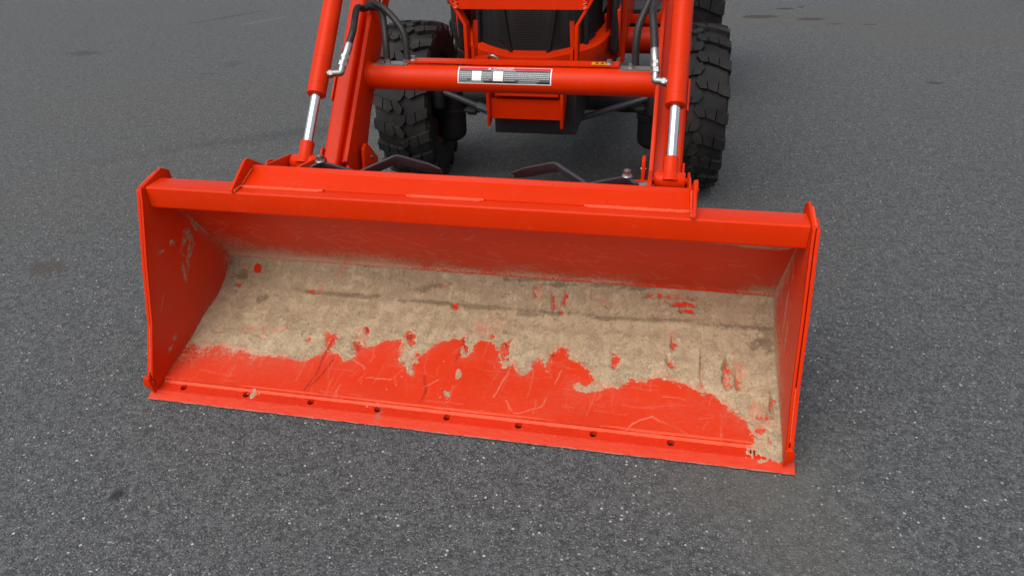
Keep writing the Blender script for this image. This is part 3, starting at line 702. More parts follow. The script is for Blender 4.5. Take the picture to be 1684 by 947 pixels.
def mat_edge():
    b = NB('worn_edge_paint')
    sx = b.n('ShaderNodeSeparateXYZ'); b.l(b.pos(), sx.inputs[0])
    front = b.ss(b.math('ADD', sx.outputs[1], b.math('MULTIPLY', b.noise(25, 4), .006)), .037, .032)
    n = b.noise(1, 5, .7, b.scale(b.pos(), (25, 160, 160))); n2 = b.noise(140, 4, .7)
    col = b.mix(b.ss(b.noise(5, 4), .35, .7), (.63, .022, .0003), (.56, .019, .0003))
    col = b.mix(b.math('MULTIPLY', front, b.ss(n, .30, .62, .25, .75)), col, (.67, .064, .028))
    col = b.mix(b.math('MULTIPLY', b.ss(n2, .60, .72), .35), col, (.55, .30, .21))
    lo = b.ss(b.math('ADD', sx.outputs[1], b.math('MULTIPLY', b.noise(60, 4, .7), .012)), .0085, .0065)
    col = b.mix(b.math('MULTIPLY', lo, .65), col, (.34, .24, .20))
    vs = b.vor(9, b.scale(b.pos(), (1, .15, .15)))
    sm = b.math('MULTIPLY', b.ss(vs.outputs['Distance'], .14, .03), b.ss(b.noise(120, 4), .42, .6))
    col = b.mix(b.math('MULTIPLY', sm, .7), col, (.22, .15, .12))
    return b.fin(col, b.math('MULTIPLY_ADD', n2, .25, .36), 0, .3, b.bump(n2, .2, .001))
cutting_edge()

def lip():
    bm = B(); box(bm, (-.9015, .2225, .5325), (.9015, .300, .5975))
    es = [e for e in bm.edges if len(e.link_faces) == 2 and abs(e.verts[0].co.x - e.verts[1].co.x) > 1]
    bmesh.ops.bevel(bm, geom=es, offset=.007, segments=4, affect='EDGES', profile=.5)
    obj('top_lip', bm, M['paint'], bucket, smooth=40)
    # sloping beam plate above the lip, with its short upstand
    bm = B()
    prism(bm, [(.263, .6005), (.331, .6245), (.336, .6365), (.342, .6365), (.338, .619), (.338, .606), (.265, .5925)], 'x', -.6225, .6225)
    for v in bm.verts: v.co.z -= (.0045 * (v.co.x + .6) / 1.2 + .002) * max(0, min(1, (v.co.z - .604) / .02))
    obj('beam_plate', bm, M['paint'], bucket, bevel=.0012)
    # rear quick-attach plate under it
    bm = B(); prism(bm, [(.341, .612), (.355, .612), (.600, .270), (.588, .262)], 'x', -.618, .618)
    obj('attach_plate', bm, M['paint'], bucket, bevel=.002)
    for sg in (-1, 1):
        bm = B(); prism(bm, [(.2165, .5985), (.220, .609), (.313, .659), (.327, .659), (.424, .600), (.460, .470), (.3505, .560), (.3015, .5985)], 'x', sg * .623, sg * .6315)
        obj('end_plate', bm, M['paint'], bucket, bevel=.0018)
        weld('weld_bead', (sg * .6215, .222, .6005), (sg * .6215, .262, .602), .004, bucket)
        weld('weld_bead', (sg * .6205, .266, .604), (sg * .6205, .330, .626), .003, bucket)
    for a, b_ in ((-.617, -.372), (-.130, .085), (.352, .617)):
        weld('weld_bead', (a, .2605, .5995), (b_, .2605, .5995), .0048, bucket)
        weld('weld_bead', (a + .01, .256, .5988), (b_ - .01, .256, .5988), .0030, bucket, .009)
lip()

# ------------------------------------------------------------------ loader
loader = empty('front_loader', (0, 1.0, 0), 'orange front loader frame with two hydraulic bucket cylinders, holding up the bucket', 'loader')
AD = Vector((0, .67, .742)); AN = Vector((0, -.742, .67)); A0 = Vector((0, .857, .673))
def arm_pt(x, t, n): return Vector((x, 0, 0)) + A0 + AD * t + AN * n
def arm_prism(bm, poly, t0, t1):
    v0 = [bm.verts.new(arm_pt(x, t0, n)) for x, n in poly]; v1 = [bm.verts.new(arm_pt(x, t1, n)) for x, n in poly]
    fs = [bm.faces.new(v0), bm.faces.new(v1[::-1])]; k = len(poly)
    for i in range(k): fs.append(bm.faces.new([v0[i], v1[i], v1[(i + 1) % k], v0[(i + 1) % k]]))
    bmesh.ops.recalc_face_normals(bm, faces=fs)

def arm(sg):
    T0, T1 = -.33, 1.02
    bm = B(); arm_prism(bm, [(sg * .545, -.130), (sg * .605, -.130), (sg * .605, -.030), (sg * .597, -.022), (sg * .553, -.022), (sg * .545, -.030)], T0, T1)
    a = obj('loader_arm', bm, M['paint'], loader, bevel=.003)
    bm = B(); arm_prism(bm, [(sg * .5165, -.055), (sg * .5455, -.055), (sg * .5455, -.048), (sg * .5165, -.048)], -.20, T1)
    obj('groove_strip', bm, M['paint'], a)
    bm = B(); sec = lambda t, n0: [bm.verts.new(arm_pt(x, t, n)) for x, n in ((sg * .5025, n0), (sg * .5165, n0), (sg * .5165, 0), (sg * .5025, 0))]
    rg = [sec(-.215, -.168), sec(-.10, -.150), sec(.02, -.133), sec(T1, -.130)]
    fs = [bm.faces.new(rg[0]), bm.faces.new(rg[-1][::-1])] + [bm.faces.new([a_[q], b_[q], b_[(q + 1) % 4], a_[(q + 1) % 4]]) for a_, b_ in zip(rg, rg[1:]) for q in range(4)]
    bmesh.ops.recalc_face_normals(bm, faces=fs)
    obj('inner_plate', bm, M['paint'], a, bevel=.0025)
    bm = B(); arm_prism(bm, [(sg * .5035, -.172), (sg * .5165, -.172), (sg * .5165, -.030), (sg * .5035, -.030)], T0, -.215)
    obj('tip_plate', bm, M['paint'], a, bevel=.002)
    bm = B(); arm_prism(bm, [(sg * .518, -.126), (sg * .525, -.126), (sg * .525, -.058), (sg * .518, -.058)], T0, T1)
    obj('web_plate', bm, M['paint'], a)
    # rear half of the arm, past the knee above the frame
    k = arm_pt(0, T1, -.13)
    bm = B(); hexa(bm, [(sg * .505, k.y, k.z), (sg * .605, k.y, k.z), (sg * .605, 3.05, 1.12), (sg * .505, 3.05, 1.12), (sg * .505, k.y - .08, k.z + .115), (sg * .605, k.y - .08, k.z + .115), (sg * .605, 3.05, 1.24), (sg * .505, 3.05, 1.24)])
    bmesh.ops.recalc_face_normals(bm, faces=bm.faces); obj('rear_arm', bm, M['paint'], a, bevel=.004)
    bm = B(); hexa(bm, [(sg * .34, 2.98, .45), (sg * .44, 2.98, .45), (sg * .44, 3.12, .45), (sg * .34, 3.12, .45), (sg * .50, 2.95, 1.27), (sg * .62, 2.95, 1.27), (sg * .62, 3.12, 1.27), (sg * .50, 3.12, 1.27)]); bmesh.ops.recalc_face_normals(bm, faces=bm.faces); obj('loader_post', bm, M['paint'], loader, bevel=.005)
    # rounded tab with a pin on the inner side of the arm tip
    bm = B(); xa, xb = sg * .478, sg * .490
    prism(bm, [(.800, .455), (.812, .525), (.838, .535), (.862, .522), (.928, .455), (.922, .425), (.88, .405)], 'x', xa, xb)
    tb = obj('pin_tab', bm, M['paint'], loader, bevel=.002)
    bm = B(); cyl(bm, (sg * .492, .872, .475), (sg * .4745, .872, .475), .007, seg=12); obj('pin', bm, M['zinc'], tb)
    # guide plate for the pin stop on the outside of the arm
    bm = B(); arm_prism(bm, [(sg * .6055, -.10), (sg * .6125, -.10), (sg * .6125, -.015), (sg * .6055, -.015)], -.30, -.16)
    obj('stop_plate', bm, M['paint'], a, bevel=.002)
    bm = B(); arm_prism(bm, [(sg * .6055, -.13), (sg * .612, -.13), (sg * .612, -.02), (sg * .6055, -.02)], .02, .13)
    obj('boss_plate', bm, M['paint'], a, bevel=.002)
    return a
arms = {sg: arm(sg) for sg in (-1, 1)}

def cylinder(sg):
    x = sg * .566; p = lambda t, dn=0: Vector((x, .693, .741)) + AD * t + AN * dn
    bm = B(); r = .0305
    lathe(bm, p(0), p(.62), [(0, .0195), (0, r - .003), (.004, r), (.05, r), (.0505, r - .0006), (.052, r - .0006), (.0525, r), (.20, r), (.2006, r - .0007), (.2022, r - .0007), (.2028, r), (1, r)], 40)
    c = obj('lift_cylinder', bm, M['paint'], loader, smooth=50)
    bm = B(); lathe(bm, p(-.170), p(.02), [(0, .0158), (1, .0158)], 32); obj('rod', bm, M['chrome'], c, smooth=60)
    bm = B(); lathe(bm, p(-.236), p(-.160), [(0, .0275), (.12, .0265), (.30, .0225), (.5, .0215), (.985, .0215), (1, .0165)], 32); obj('rod_end', bm, M['paint'], c, smooth=50)
    pc = Vector((0, .548, .566))
    bm = B(); lathe(bm, (sg * .523, pc.y, pc.z), (sg * .609, pc.y, pc.z), [(0, .012), (0, .0235), (.03, .0255), (.97, .0255), (1, .0235), (1, .012)], 32); obj('pin_boss', bm, M['paint'], c, smooth=50)
    # port boss, elbow and hose fitting
    e0 = Vector((sg * .541, .742, .797)); e1 = Vector((sg * .503, .7625, .798)); up_ = Vector((sg * .495, .8205, .857))
    bm = B(); lathe(bm, e0 + Vector((sg * .016, 0, 0)), e0 - Vector((sg * .002, 0, 0)), [(0, .024), (.55, .0185), (1, .0155)], 24); obj('port_boss', bm, M['paint'], c, smooth=50)
    bm = B(); tube(bm, [e0, e0.lerp(e1, .65), e1, e1.lerp(up_, .16), e1.lerp(up_, .30)], .0118, seg=16, n=6)
    hexhead(bm, e0.lerp(e1, .12), e1 - e0, .0150, .010)
    obj('elbow', bm, M['zinc'], c, smooth=40)
    d = (up_ - e1)
    bm = B(); hexhead(bm, e1 + d * .26, d, .0150, .018); lathe(bm, e1 + d * .46, e1 + d * .60, [(0, .013), (0, .0148), (1, .0148), (1, .013)], 20); hexhead(bm, e1 + d * .60, d, .0145, .012)
    lathe(bm, e1 + d * .73, e1 + d * 1.28, [(0, .0110), (0, .0128), (.1, .0136), (.85, .0136), (1, .012)], 24)
    obj('hose_fitting', bm, M['zinc'], c, smooth=35)
    return e1 + d * 1.25, d.normalized()
topL, dL = cylinder(-1); topR, dR = cylinder(1)

def hose(pts, r=.0115):
    bm = B(); tube(bm, pts, r, seg=14, n=10); return obj('hydraulic_hose', bm, M['hose'], loader, smooth=80)
hose([topL - dL * .03, topL, topL + dL * .05, (-.512, .945, .920), (-.521, 1.005, .955), (-.523, 1.060, .945)])
hose([(-.523, 1.06, .945), (-.500, 1.085, .948), (-.470, 1.09, .935), (-.447, 1.05, .895), (-.434, 1.015, .840), (-.431, 1.0, .775)], .0115)
hose([(-.520, 1.09, .955), (-.495, 1.09, .958), (-.455, 1.07, .950), (-.400, 1.04, .912), (-.365, 1.02, .865), (-.357, 1.005, .785)], .0115)
hose([topR - dR * .03, topR, topR + dR * .06, topR + dR * .13 + Vector((-.002, .01, .0)), (.486, 1.02, .99), (.50, 1.12, 1.02)], .0125)
hose([(.431, 1.0, .785), (.430, 1.005, .850), (.434, 1.02, .900), (.452, 1.05, .950), (.475, 1.08, 1.0), (.50, 1.12, 1.06)], .0125)

TC = Vector((0, 1.0, .728)); TR = .0455
bm = B(); cyl(bm, (-.503, TC.y, TC.z), (.503, TC.y, TC.z), TR, seg=56); ctube = obj('cross_tube', bm, M['paint'], loader, smooth=40)
for sg in (-1, 1):                       # weld collars where the tube meets the arms
    bm = B(); N = 60; pts = [(sg * .501, TC.y + (TR + .001) * math.cos(2 * math.pi * i / N), TC.z + (TR + .001) * math.sin(2 * math.pi * i / N)) for i in range(N)]
    tube(bm, pts + [pts[0]], .004, seg=8, smooth=False, rf=lambda t: 1 + .12 * math.sin(t * 300)); obj('weld_collar', bm, M['paint'], ctube, smooth=60)
bm = B(); box(bm, (-.350, .992, .7790), (.378, 1.044, .7855)); cover = obj('tube_cover', bm, M['paint'], ctube, bevel=.003)
for x in (-.338, .345):
    bm = B(); lathe(bm, (x, 1.010, .785), (x, 1.010, .790), [(0, .014), (1, .013)], 20); hexhead(bm, (x, 1.010, .790), (0, 0, 1), .009, .009); obj('bolt', bm, M['zinc'], cover)
for x0, x1 in ((-.475, -.354), (.382, .492)):
    bm = B(); box(bm, (x0, .982, .7700), (x1, 1.03, .7755)); obj('steel_bracket', bm, M['zinc'], ctube, bevel=.001)
    for k in (.35,) if x0 > 0 else (.37, .95):
        xx = x0 + (x1 - x0) * k; bm = B(); hexhead(bm, (xx, 1.0, .7755), (0, 0, 1), .0118, .014); obj('hose_ferrule', bm, M['zinc'], ctube)

# warning label wrapped round the tube (codes left blank)
def wrap(name, mat, parent, x0, x1, a0, a1, off, n=14, poly=None, nx=1):
    bm = B(); g = []
    for i in range(nx + 1):
        x = x0 + (x1 - x0) * i / nx
        g.append([bm.verts.new((x, TC.y - (TR + off) * math.cos(R(a0 + (a1 - a0) * j / n)), TC.z + (TR + off) * math.sin(R(a0 + (a1 - a0) * j / n)))) for j in range(n + 1)])
    for i in range(nx):
        for j in range(n): bm.faces.new([g[i][j], g[i + 1][j], g[i + 1][j + 1], g[i][j + 1]])
    return obj(name, bm, mat, parent)
A_LO, A_HI = -6.0, 70.0; LX0, LX1 = -.166, .158
lab = wrap('warning_label', M['white'], ctube, LX0, LX1, A_LO, A_HI, .0005)
lab['label'] = 'white edged grey safety label with red DANGER band'
def lw(m_, fx0, fx1, fa0, fa1, off):     # fractions of the label: x left->right, a bottom->top
    return (M[m_], LX0 + (LX1 - LX0) * fx0, LX0 + (LX1 - LX0) * fx1, A_LO + (A_HI - A_LO) * fa0, A_LO + (A_HI - A_LO) * fa1, off)
def wraps(name, items, matname, off):
    bm = B()
    for fx0, fx1, fa0, fa1 in items:
        x0, x1 = LX0 + (LX1 - LX0) * fx0, LX0 + (LX1 - LX0) * fx1; n = max(2, int((fa1 - fa0) * 14)); pv = None
        for j in range(n + 1):
            a = R(A_LO + (A_HI - A_LO) * (fa0 + (fa1 - fa0) * j / n)); yy, zz = TC.y - (TR + off) * math.cos(a), TC.z + (TR + off) * math.sin(a)
            v = [bm.verts.new((x0, yy, zz)), bm.verts.new((x1, yy, zz))]
            if pv: bm.faces.new([pv[0], pv[1], v[1], v[0]])
            pv = v
    return obj(name, bm, M[matname], ctube)
wraps('label_field', [(.012, .988, .05, .79)], 'lbl_grey', .0008)
wraps('danger_band', [(.012, .988, .80, .965)], 'lbl_red', .0008)
wraps('label_bars', [(.29, .485, .065, .15), (.50, .64, .065, .15), (.86, .985, .065, .15), (.015, .36, .72, .785), (.62, .985, .72, .785)], 'lbl_dark', .0011)
wraps('blank_square', [(.155, .258, .17, .70)], 'white', .0014)
wraps('blank_square', [(.385, .490, .17, .70)], 'white', .0014)
rr = random.Random(4); items = []
for (xa, xb) in ((.02, .145), (.265, .375), (.50, .66), (.66, .98)):
    for k, a in enumerate((.20, .30, .40, .50, .60)):
        x = xa; end = xb if k not in (0,) else xa + (xb - xa) * .7
        while x < end - .006:
            L = rr.uniform(.006, .022); items.append((x, min(x + L, end), a, a + .042)); x += L + .004
x = .02
while x < .27: L = rr.uniform(.005, .018); items.append((x, x + L, .085, .13)); x += L + .005
x = .65
while x < .84: L = rr.uniform(.005, .018); items.append((x, x + L, .09, .125)); x += L + .005
x = .36
while x < .61: L = rr.uniform(.005, .018); items.append((x, x + L, .735, .77)); x += L + .005
o = wraps('text_lines', items, 'lbl_text', .0012)
def text_mesh(txt, size):
    cu = bpy.data.curves.new('t', 'FONT'); cu.body = txt; cu.size = size; cu.align_x = 'CENTER'; cu.resolution_u = 3
    ob = bpy.data.objects.new('t', cu); COL.objects.link(ob); dg = bpy.context.evaluated_depsgraph_get()
    me = bpy.data.meshes.new_from_object(ob.evaluated_get(dg)); bpy.data.objects.remove(ob); bm = B(); bm.from_mesh(me); bpy.data.meshes.remove(me); return bm
bm = text_mesh('DANGER', .0155)
for v in bm.verts:
    a = R(A_LO + (A_HI - A_LO) * .825) + v.co.y / TR; x = v.co.x * 1.15 + LX0 + (LX1 - LX0) * .49
    v.co = (x, TC.y - (TR + .0012) * math.cos(a), TC.z + (TR + .0012) * math.sin(a))
a0 = R(A_LO + (A_HI - A_LO) * .825)
tri = []
for dx, da in ((-.055, 0), (-.043, 0), (-.049, .011)):
    a = a0 + da / TR; tri.append(bm.verts.new((dx + LX0 + (LX1 - LX0) * .49, TC.y - (TR + .0012) * math.cos(a), TC.z + (TR + .0012) * math.sin(a))))
bm.faces.new(tri); obj('danger_text', bm, M['white'], ctube)
# yellow decal on the cover
bm = B(); box(bm, (.287, .9945, .7857), (.339, 1.024, .7862)); dc = obj('yellow_decal', bm, M['yellow'], cover)
bm = B()
for x in (.298, .316): box(bm, (x, 1.005, .7864), (x + .012, 1.015, .7866)); cyl(bm, (x + .006, 1.0175, .7864), (x + .006, 1.0175, .7866), .004, seg=10)
box(bm, (.291, .9975, .7864), (.335, .9995, .7866))
obj('decal_print', bm, M['lbl_dark'], cover)
# small white label near the top of the left arm
bm = B()
def armface(t0, t1, n0, n1, x): return [arm_pt(x, t0, n0), arm_pt(x, t1, n0), arm_pt(x, t1, n1), arm_pt(x, t0, n1)]
c0 = arm_pt(0, 0, 0); tl = (Vector((0, 1.172, .954)) - A0); tt, tn = tl.dot(AD), tl.dot(AN)
bm.faces.new([bm.verts.new(p) for p in armface(tt - .012, tt + .05, tn - .022, tn + .022, -.5018)]); sl = obj('arm_label', bm, M['white'], arms[-1])
bm = B(); bm.faces.new([bm.verts.new(p) for p in armface(tt - .004, tt + .008, tn - .010, tn + .012, -.5014)]); obj('label_print', bm, M['lbl_dark'], arms[-1])

# lugs that hold the cylinder pins and reach down to the quick attach plate
for sg in (-1, 1):
    for xa, xb in ((.5065, .5165), (.6155, .6225)):
        bm = B(); prism(bm, [(.380, .600), (.405, .612), (.560, .590), (.580, .570), (.578, .545), (.640, .330), (.600, .275), (.480, .450)], 'x', sg * xa, sg * xb)
        lug = obj('pin_lug', bm, M['paint'], loader, bevel=.002)
    bm = B(); prism(bm, [(.430, .592), (.446, .606), (.476, .602), (.500, .585), (.500, .560), (.476, .545), (.430, .552)], 'x', sg * .636, sg * .642)
    kp = obj('keeper_plate', bm, M['paint'], loader, bevel=.0015)
    bm = B(); cyl(bm, (sg * .504, .548, .566), (sg * .6265, .548, .566), .011, seg=16); obj('pivot_pin', bm, M['paint'], loader)
    bm = B(); hexhead(bm, (sg * .642, .462, .575), (sg, 0, 0), .007, .004); obj('bolt', bm, M['paint'], kp)
    # small side tabs on the end of the lugs
    bm = B(); box(bm, (min(sg * .470, sg * .506), .50, .555), (max(sg * .470, sg * .506), .508, .580)); obj('stop_tab', bm, M['paint'], loader, bevel=.002)
    # lower pivot link, mostly hidden by the beam
    bm = B(); prism(bm, [(.60, .42), (.72, .46), (.74, .36), (.66, .24), (.60, .26)], 'x', sg * .525, sg * .60); obj('pivot_link', bm, M['paint'], loader, bevel=.004)
    bm = B(); cyl(bm, (sg * .49, .665, .34), (sg * .63, .665, .34), .02, seg=20); obj('pivot_pin', bm, M['zinc'], loader)
    # bent grey latch handle
    path = [(.474, .402, .583), (.447, .420, .588), (.340, .430, .557), (.242, .490, .590), (.225, .494, .588), (.110, .512, .553)]
    path = [Vector((sg * a, b_, c)) for a, b_, c in path]
    pts = [path[0]] + catmull([path[1], path[1].lerp(path[2], .8), path[2], path[2].lerp(path[3], .2)], 4)[0:] + catmull([path[2].lerp(path[3], .82), path[3], path[4], path[4].lerp(path[5], .2)], 4) + [path[4].lerp(path[5], .7), path[5]]
    bm = B(); th, ht = .0070, .036; rings = []
    for i, p in enumerate(pts):
        d = (pts[min(i + 1, len(pts) - 1)] - pts[max(i - 1, 0)]); d.z = 0; d.normalize(); n = Vector((-d.y, d.x, 0))
        e = 1 if 0 < i < len(pts) - 1 else .62
        if n.y < 0: n = -n
        rings.append([bm.verts.new(p + n * (a * th + (.024 if b_ == 0 else 0)) + Vector((0, 0, b_ + (1 - e) * ht * .5 * (1 if b_ == 0 else -1)))) for a, b_ in ((-1, 0), (1, 0), (1, ht), (-1, ht))])
    for a, b_ in zip(rings, rings[1:]):
        for k in range(4): bm.faces.new([a[k], a[(k + 1) % 4], b_[(k + 1) % 4], b_[k]])
    bm.faces.new(rings[0][::-1]); bm.faces.new(rings[-1]); bmesh.ops.recalc_face_normals(bm, faces=bm.faces)
    hd = obj('latch_handle', bm, M['grey'], loader, bevel=.0022)
    bp = path[1] + Vector((sg * .002, .0, .036))
    bm = B(); lathe(bm, bp, bp + Vector((0, 0, .004)), [(0, .0150), (1, .0135)], 24); hexhead(bm, bp + Vector((0, 0, .004)), (0, 0, 1), .0105, .013); cyl(bm, bp + Vector((0, 0, .017)), bp + Vector((0, 0, .020)), .005, seg=12)
    obj('bolt', bm, M['zinc'], hd)
    bm = B(); cyl(bm, (sg * .476, .455, .578), (sg * .505, .472, .578), .0125, seg=18); obj('spring_eye', bm, M['zinc'], hd)

# rear cross tube and step frame of the loader mount
bm = B(); cyl(bm, (-.28, 2.4, .582), (.505, 2.4, .582), .064, seg=40); obj('mount_tube', bm, M['paint'], loader, smooth=40)
bm = B(); prism(bm, [(.2, .645), (.49, .645), (.50, .72), (.46, .688), (.2, .690)], 'y', 2.5, 2.52); obj('mount_beam', bm, M['paint'], loader, bevel=.002)

# ------------------------------------------------------------------ tractor
tractor = empty('tractor', (0, 2.3, 0), 'orange compact tractor with black grille parked behind the loader', 'tractor')
PLAN = [(0, 1.405), (.06, 1.408), (.12, 1.420), (.18, 1.445), (.225, 1.485), (.252, 1.545), (.272, 1.63), (.292, 1.72), (.308, 1.84), (.315, 2.2), (.318, 2.85)]
def plan_curve(n=8): return [Vector((p.x, p.y, 0)) for p in catmull([(a, b_, 0) for a, b_ in PLAN], n)]
PC = plan_curve(); PCF = [Vector((-p.x, p.y, 0)) for p in PC[::-1]] + PC[1:]
def plan_n(i):
    d = PCF[min(i + 1, len(PCF) - 1)] - PCF[max(i - 1, 0)]; d.normalize(); return Vector((d.y, -d.x, 0))
def lip_z(x, y):
    a = abs(x); return .722 + .16 * max(0, a - .075) + .10 * max(0, y - 1.50)
def hood():
    n = len(PCF); bm = B(); rows = []
    for i, p in enumerate(PCF):
        nn = plan_n(i); lz = lip_z(p.x, p.y)
        f = 1.0 if p.y < 1.75 else max(0, 1 - (p.y - 1.75) / .1)
        prof_ = [(.585, -.015), (.610, .006), (.655, .018), (lz - .030, .016 + .010 * f), (lz - .006, .018 + .008 * f), (lz + .002, .012), (lz + .006, -.006), (lz + .012, -.022)]
        rows.append([bm.verts.new(p + nn * o_ + Vector((0, 0, z))) for z, o_ in prof_])
    for a, b_ in zip(rows, rows[1:]):
        for k in range(len(a) - 1): bm.faces.new([a[k], b_[k], b_[k + 1], a[k + 1]])
    h = obj('hood', bm, M['paint'], tractor, smooth=45)
    # sides and top of the hood, above and behind the grille
    bm = B(); rows = []
    for i, p in enumerate(PCF):
        nn = plan_n(i); q = []
        for z, o_ in ((1.18, .004), (1.235, -.004), (1.275, -.04), (1.30, -.12)): q.append(bm.verts.new(p + nn * o_ + Vector((0, 0, z))))
        q.append(bm.verts.new((p.x * .3, max(p.y, 1.60), 1.315)))
        rows.append(q)
    for a, b_ in zip(rows, rows[1:]):
        for k in range(len(a) - 1): bm.faces.new([a[k], b_[k], b_[k + 1], a[k + 1]])
    obj('hood_top', bm, M['paint'], h, smooth=50)
    for sg in (-1, 1):                   # corner pillar and side panel
        bm = B(); rows = []
        for i, p in enumerate(PCF):
            if p.x * sg < .268: continue
            nn = plan_n(i); lz = lip_z(p.x, p.y) - .012
            rows.append([bm.verts.new(p + nn * (.012 if p.y < 1.84 else .004) + Vector((0, 0, z))) for z in (lz, 1.0, 1.185)] )
        for a, b_ in zip(rows, rows[1:]):
            for k in range(2): bm.faces.new([a[k], b_[k], b_[k + 1], a[k + 1]])
        bmesh.ops.recalc_face_normals(bm, faces=bm.faces)
        obj('side_panel', bm, M['paint'], h, smooth=45)
        bm = B(); prism(bm, [(1.58, .70), (1.60, 1.10), (1.80, 1.12), (1.82, .70), (1.72, .66)], 'x', sg * .300, sg * .334); obj('headlight_lens', bm, M['lens'], h, bevel=.012, seg=3)
        bm = B(); prism(bm, [(1.66, .66), (1.60, .74), (1.585, .86), (1.62, .88), (1.70, .70), (1.80, .64)], 'x', sg * .325, sg * .338); obj('side_flange', bm, M['paint'], h, bevel=.004)
        bm = B(); box(bm, (min(sg * .336, sg * .352), 1.74, .62), (max(sg * .336, sg * .352), 1.80, 1.18)); obj('side_rail', bm, M['paint'], h, bevel=.004)
    # perforated front and its dark ribs
    bm = B(); rows = []
    for i, p in enumerate(PCF):
        if abs(p.x) > .282: continue
        nn = plan_n(i); lz = lip_z(p.x, p.y); rows.append([bm.verts.new(p + nn * -.020 + Vector((0, 0, z))) for z in (lz + .006, 1.0, 1.20)])
    for a, b_ in zip(rows, rows[1:]):
        for k in range(2): bm.faces.new([a[k], b_[k], b_[k + 1], a[k + 1]])
    gr = obj('grille', bm, M['grille'], tractor, smooth=60)
    def on_plan(x):
        q = min(PCF, key=lambda p: abs(p.x - x)); return q.y
    for sg in (-1, 1):
        bm = B(); pts = [(sg * .072, on_plan(.072) + .012, .726), (sg * .082, on_plan(.082) + .012, .760), (sg * .098, on_plan(.098) + .012, .86), (sg * .108, on_plan(.108) + .012, .98), (sg * .112, on_plan(.112) + .012, 1.18)]
        tube(bm, pts, .0075, seg=8); obj('grille_rib', bm, M['grille_frame'], gr, smooth=60)
        bm = B(); tube(bm, [(sg * .215, on_plan(.215) + .010, .745), (sg * .215, on_plan(.215) + .010, .95), (sg * .215, on_plan(.215) + .010, 1.18)], .010, seg=8); obj('grille_rib', bm, M['grille_frame'], gr, smooth=60)
        rows = []; bm = B()              # thick dark band along the bottom of the outer meshes
        for i, p in enumerate(PCF):
            if p.x * sg < .078 or p.x * sg > .26: continue
            nn = plan_n(i); lz = lip_z(p.x, p.y); k = .008 + .028 * min(1, (p.x * sg - .078) / .05)
            rows.append([bm.verts.new(p + nn * -.012 + Vector((0, 0, lz))), bm.verts.new(p + nn * -.0145 + Vector((0, 0, lz + k)))])
        for a, b_ in zip(rows, rows[1:]): bm.faces.new([a[0], b_[0], b_[1], a[1]])
        bmesh.ops.recalc_face_normals(bm, faces=bm.faces); obj('grille_frame', bm, M['grille_frame'], gr)
        # perforated vents set in the lower hood
        for xa, xb in ((.105, .178), (.225, .268)):
            rows = []; bm = B()
            for i, p in enumerate(PCF):
                a = p.x * sg
                if a < xa or a > xb: continue
                nn = plan_n(i); lz = lip_z(p.x, p.y); t = (a - xa) / (xb - xa); 
                rows.append([bm.verts.new(p + nn * .0215 + Vector((0, 0, .645))), bm.verts.new(p + nn * .0245 + Vector((0, 0, lz - .036 - (.012 * (1 - t) if xa < .2 else .02 * t))))])
            for a, b_ in zip(rows, rows[1:]): bm.faces.new([a[0], b_[0], b_[1], a[1]])
            bmesh.ops.recalc_face_normals(bm, faces=bm.faces); obj('vent_mesh', bm, M['vent'], h)
hood()

def guard():
    bm = B(); box(bm, (-.232, 1.24, .917), (.244, 1.285, .957)); g = obj('grille_guard', bm, M['paint'], tractor, bevel=.005)
    for sg in (-1, 1):
        bm = B(); k = .0125
        path = [(sg * .213, .64), (sg * .213, .863), (sg * .262, .945), (sg * .285, 1.06)]
        poly = path + [(a + sg * -k, b_) for a, b_ in path[::-1]]
        prism(bm, poly, 'y', 1.236, 1.292); obj('guard_upright', bm, M['paint'], g, bevel=.0025)
        bm = B(); prism(bm, [(sg * .196, .64), (sg * .184, .64), (sg * .176, .80), (sg * .172, .868), (sg * .190, .868), (sg * .196, .82)], 'y', 1.30, 1.308); obj('guard_plate', bm, M['paint'], g, bevel=.002)
        bm = B(); box(bm, (min(sg * .182, sg * .192), 1.26, .64), (max(sg * .182, sg * .192), 1.29, .775)); obj('latch_post', bm, M['paint'], g, bevel=.003)
        rr = random.Random(9); bm = B(); pts = [(sg * .236 + rr.uniform(-.006, .006), 1.2375, .955 - i * .005) for i in range(8)]
        tube(bm, pts, .006, seg=8, smooth=False, rf=lambda t: 1 + .2 * math.sin(40 * t)); obj('weld_bead', bm, M['weld'], g)
    bm = B(); box(bm, (-.186, 1.265, .64), (-.128, 1.30, .742)); obj('latch_block', bm, M['paint'], g, bevel=.003)
    bm = B(); tube(bm, [(-.132, 1.262, .742), (-.112, 1.25, .752), (-.092, 1.25, .742), (-.083, 1.255, .718), (-.083, 1.26, .69)], .0048, seg=10); obj('latch_loop', bm, M['zinc'], g)
guard()

def bumper():
    bm = B(); box(bm, (-.140, 1.318, .492), (.140, 1.330, .571)); b_ = obj('bumper', bm, M['paint'], tractor, bevel=.002)
    for sg in (-1, 1):
        bm = B(); prism(bm, [(1.300, .462), (1.296, .615), (1.60, .66), (1.56, .60), (1.40, .538), (1.325, .470)], 'x', sg * .1405, sg * .1525); obj('bumper_side', bm, M['paint'], b_, bevel=.002)
    bm = B(); box(bm, (-.118, 1.300, .588), (.132, 1.41, .603)); obj('bumper_shelf', bm, M['paint'], b_, bevel=.002)
    for x in (-.085, -.03, .03, .085):
        bm = B(); hexhead(bm, (x, 1.388, .548), (0, -1, 0), .011, .010); obj('bolt', bm, M['paint_in'], b_)
    bm = B(); box(bm, (-.139, 1.392, .50), (.139, 1.405, .588)); obj('bumper_back', bm, M['paint_in'], b_)
    bm = B(); box(bm, (-.146, 1.41, .404), (.190, 1.95, .66)); obj('front_frame', bm, M['black'], tractor, bevel=.008)
bumper()

